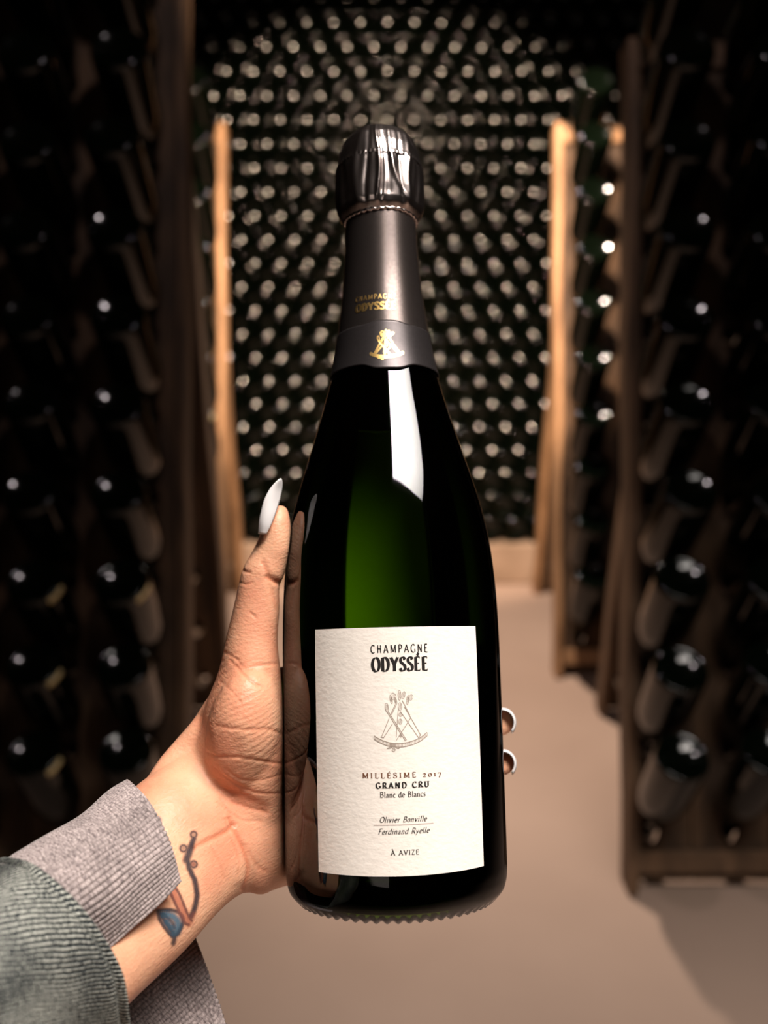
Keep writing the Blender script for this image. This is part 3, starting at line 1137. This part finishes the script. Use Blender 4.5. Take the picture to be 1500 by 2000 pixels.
def round_tube(P, R, n=24, samples=50, flat=1.0):
    P = catmull(np.column_stack([P, R]), samples)
    C, R = P[:, :3], P[:, 3]
    T = np.gradient(C, axis=0)
    rings = []
    up = np.array([0.1, 0.2, 1.0])
    for i in range(len(C)):
        t = T[i] / np.linalg.norm(T[i])
        u = np.cross(t, up)
        u /= np.linalg.norm(u)
        v = np.cross(t, u)
        rings.append([C[i] + R[i] * (u * math.cos(a) + v * math.sin(a) * flat) for a in np.linspace(0, 2 * PI, n, endpoint=False)])
    return loft(rings)


def ellipsoid(c, ax, n=24, m=14):
    """ax: three half axis vectors"""
    rings = []
    for i in range(1, m):
        th = PI * i / m
        rings.append([c + ax[2] * math.cos(th) + math.sin(th) * (ax[0] * math.cos(a) + ax[1] * math.sin(a)) for a in np.linspace(0, 2 * PI, n, endpoint=False)])
    return loft(rings)


def b2w(s, th, rho):
    """th = 0 directly behind the bottle, +90 deg = its right side"""
    return FOOT + AX * s + BX * rho * math.sin(th) + BY * rho * math.cos(th)


def w2s(P):
    return float((np.asarray(P) - FOOT) @ AX)


parts = []
# thumb, from the tip down into the mount
parts.append(section_tube([
    (541, 987, 551, 986, .393, .393, .0012), (533, 991, 559, 991, .393, .393, .0040), (524, 1003, 565, 1006, .393, .394, .0062), (512, 1026, 568, 1032, .393, .394, .0078), (505, 1052, 567, 1062, .392, .394, .0085),
    (490, 1082, 562, 1096, .391, .394, .0090), (475, 1108, 554, 1126, .390, .393, .0092), (467, 1136, 546, 1146, .390, .392, .0092), (455, 1190, 546, 1190, .389, .392, .0100),
    (441, 1250, 542, 1250, .388, .392, .0120), (426, 1315, 547, 1310, .386, .392, .0140), (404, 1372, 552, 1368, .385, .392, .0165),
    (388, 1425, 554, 1430, .385, .393, .0185), (380, 1480, 554, 1500, .387, .394, .0185), (400, 1530, 556, 1570, .389, .396, .0165), (440, 1570, 556, 1620, .391, .397, .014)], samples=90))
# ball of the thumb, bulging towards the palm side
c = unproj(475, 1440, .3815)
parts.append(ellipsoid(c, [unproj(548, 1448, .384) - c, unproj(455, 1572, .386) - c, -FWD * .0165]))
# forearm, wrist and heel of the hand
parts.append(section_tube([
    (-330, 2060, -120, 2330, .26, .255, .018), (-160, 1950, 20, 2200, .285, .28, .020), (-20, 1830, 150, 2065, .31, .305, .0205), (92, 1722, 252, 1958, .333, .330, .0205), (185, 1630, 345, 1868, .352, .351, .020),
    (262, 1540, 415, 1788, .368, .368, .0190), (318, 1497, 462, 1750, .379, .380, .0185), (362, 1455, 500, 1742, .388, .389, .0185), (405, 1405, 530, 1738, .394, .395, .0180), (450, 1350, 558, 1722, .402, .402, .016)], samples=80))
# hypothenar pad, against the glass at the lower left
c = unproj(508, 1655, .3905)
parts.append(ellipsoid(c, [unproj(559, 1655, .398) - c, unproj(512, 1744, .390) - c, -FWD * .0155]))
# tendons of the wrist
parts.append(round_tube([unproj(250, 1745, .3405), unproj(330, 1678, .3555), unproj(400, 1628, .3685), unproj(452, 1598, .378)], [.0026, .003, .003, .002]))
# web between the wrist and thumb base (outer edge)
parts.append(round_tube([unproj(285, 1560, .374), unproj(330, 1502, .383), unproj(365, 1464, .388), unproj(398, 1425, .390), unproj(425, 1375, .391)], [.004, .0055, .0060, .0060, .005]))
# palm wrapped behind the bottle
parts.append(section_tube([
    (470, 1330, 478, 1742, .398, .396, .013), (520, 1310, 520, 1738, .408, .402, .0150), (562, 1300, 560, 1728, .421, .412, .0140), (610, 1292, 608, 1712, .437, .425, .0125), (680, 1285, 676, 1700, .450, .440, .0115),
    (760, 1282, 756, 1690, .455, .445, .0105), (800, 1285, 798, 1685, .455, .445, .0095)], samples=50))
# four fingers round the back; the middle and ring tips show on the right
tipM, tipR = unproj(978, 1411, .4055), unproj(979.5, 1490, .4022)
sM, sR = w2s(tipM), w2s(tipR)
fing = [(sM + .0185, 46, None, .0078), (sM, 50, tipM, .0078), (sR, 50, tipR, .0074), (sR - .0165, 32, None, .0064)]
for i, (s, end, tip, r) in enumerate(fing):
    P, Rr = [], []
    s_in = [sM + .016, sM - .003, sR - .002, sR - .019][i]
    for th in np.linspace(-25, end, 7):
        f = (th + 25) / (end + 25)
        P.append(b2w(s_in * (1 - f) + s * f, math.radians(th), 0.0442 + r * (1.0 - .08 * f)))
        Rr.append(r * (1.08 - .14 * f) * (1.04 if abs(f - .5) < .1 else 1))
    if tip is not None:
        P[-1] = b2w(s, math.radians(end - 3), 0.0442 + r * .85)
        P.append(tip)
        Rr.append(r * .72)
        P.append(tip + (tip - P[-2]) * 0.18)
        Rr.append(r * .42)
    else:
        P.append(b2w(s, math.radians(end + 6), .0442 + r * .8))
        Rr.append(r * .4)
    parts.append(round_tube(P, Rr))

V, F = [], []
for v, f in parts:
    b = len(V)
    V += v
    F += [tuple(i + b for i in q) for q in f]
tmp = mesh_obj('hand_source', V, F)
bm = bmesh.new()
bm.from_mesh(tmp.data)
bm.to_mesh(tmp.data)
bm.free()
m = tmp.modifiers.new('r', 'REMESH')
m.mode = 'VOXEL'
m.voxel_size = 0.00095
m = tmp.modifiers.new('s', 'SMOOTH')
m.factor = 0.5
m.iterations = 12
dg = bpy.context.evaluated_depsgraph_get()
me = bpy.data.meshes.new_from_object(tmp.evaluated_get(dg))
bpy.data.objects.remove(tmp)
bm = bmesh.new()
bm.from_mesh(me)
# trim what lies deep inside the jacket sleeve
bm.to_mesh(me)
bm.free()
n = len(me.vertices)
co = np.empty(n * 3)
me.vertices.foreach_get('co', co)
co = co.reshape(-1, 3)
# finer mesh only where the camera side shows
tmp = bpy.data.objects.new('hand_source', me)
COL.objects.link(tmp)
m = tmp.modifiers.new('d', 'SUBSURF')
m.levels = 1
m.render_levels = 1
dg = bpy.context.evaluated_depsgraph_get()
me2 = bpy.data.meshes.new_from_object(tmp.evaluated_get(dg))
bpy.data.objects.remove(tmp)
me = me2
me.name = 'hand'
n = len(me.vertices)
co = np.empty(n * 3)
me.vertices.foreach_get('co', co)
co = co.reshape(-1, 3)
no = np.empty(n * 3)
me.vertices.foreach_get('normal', no)
no = no.reshape(-1, 3)
d = co - CAM
z = d @ FWD
px = 750 + FPX * (d @ RGT) / z
py = 1000 - FPX * (d @ UPV) / z
facing = np.clip(-(no @ FWD) * 2.0 + 0.2, 0, 1)


def seg_dist(px, py, P):
    best = np.full(len(px), 1e9)
    P = np.asarray(P, float)
    for a, b in zip(P[:-1], P[1:]):
        ab = b - a
        t = np.clip(((px - a[0]) * ab[0] + (py - a[1]) * ab[1]) / (ab @ ab), 0, 1)
        best = np.minimum(best, np.hypot(px - a[0] - t * ab[0], py - a[1] - t * ab[1]))
    return best


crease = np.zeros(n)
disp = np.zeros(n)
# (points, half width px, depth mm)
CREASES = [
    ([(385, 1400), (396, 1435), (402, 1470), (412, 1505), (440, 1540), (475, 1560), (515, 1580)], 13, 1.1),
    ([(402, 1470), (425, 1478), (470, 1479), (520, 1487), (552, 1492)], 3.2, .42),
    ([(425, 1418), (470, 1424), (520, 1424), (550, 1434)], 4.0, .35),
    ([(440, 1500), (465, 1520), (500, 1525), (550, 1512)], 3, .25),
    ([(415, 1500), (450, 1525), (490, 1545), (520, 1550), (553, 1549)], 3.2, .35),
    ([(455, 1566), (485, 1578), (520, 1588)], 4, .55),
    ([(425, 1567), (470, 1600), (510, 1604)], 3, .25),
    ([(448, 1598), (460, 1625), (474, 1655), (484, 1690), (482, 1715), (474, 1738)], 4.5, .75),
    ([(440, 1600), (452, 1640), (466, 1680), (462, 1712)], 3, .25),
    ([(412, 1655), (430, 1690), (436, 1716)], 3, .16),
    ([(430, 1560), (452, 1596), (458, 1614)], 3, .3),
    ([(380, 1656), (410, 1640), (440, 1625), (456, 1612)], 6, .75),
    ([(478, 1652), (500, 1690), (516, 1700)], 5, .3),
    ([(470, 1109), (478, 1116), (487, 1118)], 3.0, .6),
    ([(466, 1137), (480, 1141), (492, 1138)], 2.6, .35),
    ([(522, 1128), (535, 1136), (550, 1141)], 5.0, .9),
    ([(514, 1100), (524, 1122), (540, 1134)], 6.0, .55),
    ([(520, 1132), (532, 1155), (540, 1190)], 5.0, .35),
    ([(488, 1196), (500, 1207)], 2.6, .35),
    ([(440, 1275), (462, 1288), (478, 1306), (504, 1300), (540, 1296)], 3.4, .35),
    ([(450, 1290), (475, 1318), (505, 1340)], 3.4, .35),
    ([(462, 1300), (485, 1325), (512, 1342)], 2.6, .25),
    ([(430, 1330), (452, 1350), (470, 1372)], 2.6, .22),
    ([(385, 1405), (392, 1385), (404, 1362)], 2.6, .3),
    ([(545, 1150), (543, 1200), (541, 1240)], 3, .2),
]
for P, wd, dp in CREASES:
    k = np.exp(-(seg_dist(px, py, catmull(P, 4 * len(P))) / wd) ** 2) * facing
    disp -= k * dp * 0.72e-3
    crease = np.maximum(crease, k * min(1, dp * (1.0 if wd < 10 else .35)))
BULGES = [([(480, 1420), (500, 1450)], 42, .9), ([(540, 1020), (548, 1070)], 20, .6), ([(520, 1530), (535, 1500)], 22, .5), ([(520, 1650), (530, 1690)], 34, .8), ([(465, 1690), (468, 1715)], 12, .5)]
for P, wd, dp in BULGES:
    disp += np.exp(-(seg_dist(px, py, P) / wd) ** 2) * facing * dp * 1e-3
# fine diagonal skin folds over the thumb base
fold = np.sin((px * 0.50 + py * 0.87) * 0.55 + 1.6 * np.sin(px * .06) + 1.3 * np.sin(py * .045))
mask = np.exp(-(seg_dist(px, py, [(440, 1330), (470, 1400), (500, 1440)]) / 60) ** 2) * facing
disp += fold * mask * 0.00006
co = co + no * disp[:, None]
# press the flesh against the glass instead of through it
for it in range(2):
    rel = co - FOOT
    s = rel @ AX
    a, b = rel @ BX, rel @ BY
    rr = np.hypot(a, b)
    lim = rad(s) + 0.00035
    inside = (rr < lim) & (s > S_BASE - .001)
    k = np.where(inside, lim / np.maximum(rr, 1e-6), 1.0)
    co = FOOT + s[:, None] * AX + (a * k)[:, None] * BX + (b * k)[:, None] * BY
co_l = co - POFF
me.vertices.foreach_set('co', co_l.ravel())
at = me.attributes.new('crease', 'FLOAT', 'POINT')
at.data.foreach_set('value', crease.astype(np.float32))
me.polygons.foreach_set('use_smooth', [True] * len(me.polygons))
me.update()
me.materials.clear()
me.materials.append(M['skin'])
hand = bpy.data.objects.new('hand', me)
COL.objects.link(hand)
hand.parent = person


def px_rel(V):
    return [tuple(np.asarray(v) - POFF) for v in V]


# thumb nail: long almond
NL = catmull([(504, 1043, .3845), (505, 1020, .3835), (509, 1000, .383), (516, 975, .383), (528, 953, .3835), (543, 937, .384), (549, 934.5, .385)], 26)
NR = catmull([(520, 1044, .3835), (529, 1027, .3835), (538, 1004, .3845), (546, 980, .3865), (551, 958, .3875), (552, 942, .3865), (550, 934.5, .3855)], 26)
V = []
for a, b in zip(NL, NR):
    A_, B_ = unproj(*a), unproj(*b)
    wv = np.linalg.norm(B_ - A_)
    for j in range(13):
        u = j / 12
        V.append(A_ * (1 - u) + B_ * u - FWD * (0.24 * wv * 4 * u * (1 - u)))
nl = mesh_obj('nail', px_rel(V), grid_faces(13, 26), M['nail'], person, label='long white almond thumb nail')
m = nl.modifiers.new('t', 'SOLIDIFY')
m.thickness = 0.0007
m.offset = -1


# nails of the two finger tips seen end-on
def finger_nail(cx, cy, z0, r, lean):
    V = []
    nu, nv = 15, 9
    for i in range(nv):
        f = i / (nv - 1)
        z = z0 + 0.004 - 0.0085 * f
        sc_ = 1.0 - 0.30 * max(0, f - .55) ** 1.2
        for j in range(nu):
            a = math.radians(104 - 150 * j / (nu - 1)) * (1 - 0.12 * f)
            V.append(unproj(cx, cy, z) + (RGT * math.cos(a) * r * sc_ + UPV * math.sin(a) * r * 1.12 * sc_) + RGT * lean * f)
    o = mesh_obj('nail', px_rel(V), grid_faces(nu, nv), M['nail'], person)
    m = o.modifiers.new('t', 'SOLIDIFY')
    m.thickness = 0.0007
    m.offset = 0
    return o


finger_nail(981.5, 1412, .4035, .0054, 0.0)
finger_nail(982.5, 1493, .4005, .0053, 0.0)

# ---- tattoo: a fine patch lying on the skin, ink painted per vertex
bvh = BVHTree.FromPolygons([Vector(v) for v in co_l], [tuple(p.vertices) for p in me.polygons])
gx = np.arange(288, 412, 0.9)
gy = np.arange(1585, 1850, 0.9)
TV = {}
V, C = [], []
camL = Vector(CAM - POFF)
idx = -np.ones((len(gy), len(gx)), int)


def inkfield(x, y):
    """returns rgb, alpha"""
    D_ = lambda P, w: math.exp(-(float(seg_dist(np.array([x]), np.array([y]), P)[0]) / w) ** 4)
    return D_


XX, YY = np.meshgrid(gx, gy)
X1, Y1 = XX.ravel(), YY.ravel()
wob = 1.2 * np.sin(X1 * .35) * np.sin(Y1 * .31)


def ink(P, wdt, soft=3):
    return np.exp(-(np.abs(seg_dist(X1, Y1, P) + wob * .4) / (wdt * 1.15)) ** soft)


dark = np.zeros(len(X1))
red = np.zeros(len(X1))
blue = np.zeros(len(X1))
cm = lambda P: catmull(P, 5 * len(P))
dark = np.maximum(dark, .92 * ink(cm([(378, 1638), (372, 1655), (366, 1672), (368, 1690), (374, 1706), (380, 1720), (384, 1742), (383, 1760), (378, 1778), (372, 1790)]), 4.8))
dark = np.maximum(dark, .9 * ink(cm([(372, 1655), (364, 1680)]), 6.5))
for (cx, cy, r) in ((378, 1630, 5.5), (358, 1657, 6), (378, 1688, 6), (308, 1602, 5.5)):
    dd = np.hypot(X1 - cx, Y1 - cy)
    dark = np.maximum(dark, .8 * np.exp(-((dd - r) / 2.6) ** 2))
    dark = np.maximum(dark, .35 * np.exp(-(dd / r) ** 4))
red = np.maximum(red, .55 * np.exp(-(np.hypot(X1 - 377, Y1 - 1688) / 4.5) ** 4))
dark = np.maximum(dark, .75 * ink(cm([(333, 1728), (345, 1738), (356, 1760), (366, 1785), (374, 1798)]), 2.4))
dark = np.maximum(dark, .75 * ink(cm([(330, 1738), (340, 1760), (352, 1785), (360, 1802), (368, 1806)]), 2.4))
red = np.maximum(red, .65 * ink(cm([(334, 1735), (348, 1762), (361, 1790), (368, 1800)]), 8))
red = np.maximum(red, .4 * ink(cm([(378, 1785), (372, 1800)]), 5))
# leaf
lp = cm([(308, 1779), (312, 1795), (322, 1812), (336, 1828), (345, 1826), (354, 1810), (357, 1795), (350, 1783), (338, 1778), (322, 1777), (308, 1779)])
dark = np.maximum(dark, .85 * ink(lp, 3.4))
dark = np.maximum(dark, .85 * ink(cm([(312, 1784), (320, 1797), (330, 1812), (340, 1828), (338, 1842)]), 4.2))
dark = np.maximum(dark, .7 * ink(cm([(316, 1784), (335, 1800), (340, 1812)]), 3.0))
blue = np.maximum(blue, .85 * ink(cm([(320, 1786), (335, 1789), (346, 1799), (346, 1815), (340, 1822)]), 7.5))
blue = np.maximum(blue, .8 * ink(cm([(325, 1800), (336, 1814)]), 6))
mott = 0.85 + 0.15 * np.sin(X1 * 1.7 + 3 * np.sin(Y1 * .7)) * np.sin(Y1 * 1.9)
dark *= mott
blue *= mott
alpha = 1 - (1 - dark) * (1 - red * .8) * (1 - blue)
wsum = dark + red + blue + 1e-6
colr = (dark[:, None] * np.array([.030, .030, .042]) * 1.5 + red[:, None] * np.array([.46, .13, .08]) + blue[:, None] * np.array([.035, .14, .22])) / (wsum + .5 * dark)[:, None]
k = 0
cols = []
for i in range(len(gy)):
    for j in range(len(gx)):
        q = i * len(gx) + j
        if alpha[q] < 0.004 and not (0 < i < len(gy) - 1 and 0 < j < len(gx) - 1 and alpha[max(q - 1, 0)] + alpha[min(q + 1, len(alpha) - 1)] + alpha[q - len(gx)] + alpha[(q + len(gx)) % len(alpha)] > .008):
            continue
        dv = Vector(unproj(gx[j], gy[i], 1.0) - CAM).normalized()
        hit = bvh.ray_cast(camL, dv)
        if hit[0] is None or hit[3] > .5:
            continue
        V.append(hit[0] + hit[1] * 0.00012)
        cols.append((*colr[q], alpha[q]))
        idx[i, j] = k
        k += 1
F = []
for i in range(len(gy) - 1):
    for j in range(len(gx) - 1):
        q = (idx[i, j], idx[i + 1, j], idx[i + 1, j + 1], idx[i, j + 1])
        if min(q) >= 0:
            F.append(tuple(int(t) for t in q))
tat = mesh_obj('tattoo', V, F, M['tattoo'], person, label='inked sprig with a blue leaf on the wrist')
ca = tat.data.color_attributes.new('ink', 'FLOAT_COLOR', 'POINT')
ca.data.foreach_set('color', np.array(cols, np.float32).ravel())


# ---- clothing
def cloth(name, starts, rims, nu, nv, mat, thick, rib=None, label=None, rimjag=0.0, closed=False, mid=None, uvdiag=False):
    """starts / rims rows: px, py, z"""
    A_ = catmull(starts, nv)
    B_ = catmull(rims, nv)
    A3 = np.array([unproj(*a) for a in A_])
    B3 = np.array([unproj(*a) for a in B_])
    w_ = np.concatenate([[0], np.cumsum(np.linalg.norm(np.diff((A3 + B3) / 2, axis=0), axis=1))])
    G_ = np.zeros((nv, nu, 3))
    for j in range(nu):
        u = j / (nu - 1)
        G_[:, j] = A3 * (1 - u) + B3 * u
    Lr = np.linalg.norm(B3 - A3, axis=1)
    nrm = np.cross(np.gradient(G_, axis=0), np.gradient(G_, axis=1))
    nrm /= np.maximum(np.linalg.norm(nrm, axis=2), 1e-9)[:, :, None]
    if mid is not None:
        G_ += mid(w_, nu)[:, :, None] * nrm
    if rib:
        fr, amp = rib
        wav = np.sin(2 * PI * w_ / fr + 0.6 * np.sin(w_ * 260))
        prof_ = 0.6 - 1.6 * np.exp(-((wav - 1) / 0.55) ** 2)
        prof_ = prof_ * np.where(w_ > 0.4 * w_[-1], -1, 1)   # grooves open towards the side one sees
        G_ += (prof_ * amp)[:, None, None] * nrm
        if rimjag:
            d_ = (B3 - A3) / Lr[:, None]
            G_[:, -6:] += (wav * rimjag)[:, None, None] * d_[:, None, :] * np.linspace(0, 1, 6)[None, :, None]
    V_ = G_.reshape(-1, 3)
    o = mesh_obj(name, px_rel(V_), grid_faces(nu, nv), mat, person, label=label)
    uvl = o.data.uv_layers.new(name='UVMap')
    uu = np.zeros((nv, nu, 2))
    for j in range(nu):
        uu[:, j, 0] = w_
        uu[:, j, 1] = Lr * j / (nu - 1)
    uu = uu.reshape(-1, 2)
    li = np.empty(len(o.data.loops), np.int32)
    o.data.loops.foreach_get('vertex_index', li)
    uvl.data.foreach_set('uv', uu[li].ravel())
    m = o.modifiers.new('t', 'SOLIDIFY')
    m.thickness = thick
    m.offset = 0
    return o


def cuff_mid(w_, nu):
    u = np.linspace(0, 1, nu)[None, :]
    x = w_[:, None]
    return 0.0007 * np.sin(u * 7 + x * 60) + 0.0005 * np.sin(u * 13 - x * 90) * u


cuff = cloth('sweater_cuff',
             [(98, 1952, .300), (60, 1840, .286), (20, 1760, .293), (-2, 1700, .318), (30, 1720, .368), (95, 1850, .385), (180, 1960, .388), (250, 2060, .382), (300, 2130, .372), (330, 2200, .350)],
             [(351, 1722, .3345), (326, 1640, .3335), (287, 1566, .346), (250, 1530, .372), (290, 1580, .398), (335, 1705, .410), (374, 1815, .408), (408, 1905, .400), (440, 2000, .388), (462, 2085, .365)],
             44, 2000, M['knit'], 0.0014, rib=(0.0019, 0.00052), rimjag=0.0004, mid=cuff_mid, label='grey ribbed knit cuff, slit over the wrist')


def den_mid(w_, nu):
    u = np.linspace(0, 1, nu)[None, :]
    x = w_[:, None]
    return 0.0014 * np.sin(u * 9 + x * 25) + 0.0011 * np.sin(x * 75 + u * 5) + 0.0016 * np.exp(-((u - .965) / .02) ** 2)


rimD = [(285, 2120, .345), (268, 2060, .328), (251, 1990, .315), (240, 1945, .308), (222, 1895, .302), (186, 1834, .296), (146, 1778, .293), (102, 1727, .294), (62, 1690, .300), (28, 1677, .312), (4, 1684, .330), (10, 1730, .362), (70, 1850, .392),
        (160, 1990, .398), (240, 2090, .388), (280, 2140, .365), (285, 2122, .346)]
stD = [(x - 420, y + 330 + (60 if z < .33 else 0), z - .09) for x, y, z in rimD]
den = cloth('jacket_sleeve', stD, rimD, 90, 260, M['denim'], 0.0022, mid=den_mid, label='washed denim jacket sleeve')

# ------------------------------------------------------------------ fill racks and stack, label each bottle by what shows
for o in COL.objects:
    o.select_set(False)
bpy.context.view_layer.update()
dg = bpy.context.evaluated_depsgraph_get()
camv = Vector(CAM)


def visible_pts(pts):
    n_ = 0
    for P in pts:
        d_ = Vector(P) - camv
        L_ = d_.length
        h = sc.ray_cast(dg, camv + d_.normalized() * 0.03, d_.normalized(), distance=L_ - 0.05)
        if not h[0]:
            n_ += 1
    return n_


def in_frame(P, mrg=0):
    x, y, z_ = proj(P)
    return -mrg < x < 1500 + mrg and -mrg < y < 2000 + mrg


# racks first
cnt = {}
for (base, ax, r, cc, where, grp, dab) in RACK_CAND:
    base = Vector(base)
    axv = Vector(ax)
    mid = base + axv * 0.1
    if not (in_frame(base, 260) or in_frame(mid, 260)):
        continue
    o = cellar_bottle('wine_bottle', base, axv, rng.uniform(0, 6))
    o['category'] = 'bottle'
    o['group'] = grp
    colname = ['aisle-side column', 'second column from the aisle', 'third column from the aisle', 'outer column'][cc]
    rowname = ORD[r] if r < (10 if where == 'near left rack' else 9) else 'topmost'
    extra_ = ' with yellow dab' if dab else ''
    o['label'] = 'dark upside-down bottle%s, %s, %s row, %s' % (extra_, where, rowname if rowname in ('lowest', 'topmost') else rowname + '-lowest', colname)
    if dab:
        # chalky paint mark on the side of the heel
        V_, F_ = [], []
        nu, nv = 9, 5
        for i in range(nv):
            for j in range(nu):
                ph = (j / (nu - 1) - .5) * .75
                zz = 0.0045 + 0.012 * i / (nv - 1)
                rr = float(np.interp(zz, [0.003, 0.006, 0.011, .12], [.042, .0433, .0440, .0440])) + .0004
                V_.append((rr * math.sin(ph), -rr * math.cos(ph), zz))
        dm = mesh_obj('paint_dab', V_, grid_faces(nu, nv), M['lees'], o, label='pale yellow paint dab')
        # turn the dab towards the upper side
        inv = o.matrix_world.to_quaternion().inverted()
        upl = inv @ Vector((0.8, -0.5, -0.05))
        dm.rotation_euler = (0, 0, math.atan2(upl.x, -upl.y))
        m = dm.modifiers.new('t', 'SOLIDIFY')
        m.thickness = 0.0004

bpy.context.view_layer.update()
dg = bpy.context.evaluated_depsgraph_get()
vis_rows = {}
for (r, px_, py_, inview, base, ax) in SPOTS:
    v = 0
    if inview:
        v = visible_pts([Vector(base) + Vector((dx, -0.002, dz)) for dx, dz in ((0, 0), (.03, 0), (-.03, 0), (0, .03), (0, -.03))])
    if v >= 2 and -8 < py_ < 2000:
        vis_rows.setdefault(r, []).append((px_, base, ax))
    else:
        rest.append((base, ax))
rows_sorted = sorted(vis_rows)
allv = [(r, i, len(vis_rows[r]), p, b_, a_) for r in rows_sorted for i, (p, b_, a_) in enumerate(sorted(vis_rows[r], key=lambda t: t[0]))]
# the nearest 300 in view stay single bottles, the dim topmost rows are joined
keep = [t for t in allv][:300]
extra_rows = allv[300:]
for (r, i, nrow_, p, b_, a_) in keep:
    o = cellar_bottle('wine_bottle', b_, a_, rng.uniform(0, 6))
    o['category'] = 'bottle'
    o['group'] = 'bottles lying in the far stack'
    rn = rows_sorted.index(r)
    left = i < nrow_ / 2
    k_ = i if left else nrow_ - 1 - i
    cn = ['', 'second ', 'third ', 'fourth ', 'fifth ', 'sixth ', 'seventh ', 'eighth ', 'ninth ', 'tenth ', 'eleventh '][k_]
    o['label'] = 'dark bottle base in the far stack, %s row up, %sfrom the %s' % (ORD[rn] if rn else 'lowest', cn, 'left') if left else \
                 'dark bottle base in the far stack, %s row up, %sfrom the %s' % (ORD[rn] if rn else 'lowest', cn, 'right')
    o['label'] = o['label'].replace('lowest row up', 'lowest row').replace('up, from the', 'up, first from the').replace('row, from the', 'row, first from the')
sv = np.array([tuple(v.co) for v in ME_CELLAR.vertices])
sf = [tuple(p.vertices) for p in ME_CELLAR.polygons]
V, F = [], []
for (b_, a_) in rest + [(t[4], t[5]) for t in extra_rows]:
    q = Vector(a_).to_track_quat('Z', 'Y').to_matrix()
    Q_ = np.array(q)
    P_ = sv @ Q_.T + np.array(b_)
    bb = len(V)
    V += [tuple(p) for p in P_]
    F += [tuple(i + bb for i in f) for f in sf]
st = mesh_obj('wine_bottles', V, F, M['dark_glass'], kind='stuff')
st['label'] = 'many more dark bottle bases filling the dim top and hidden parts of the far stack'
st['category'] = 'bottles'
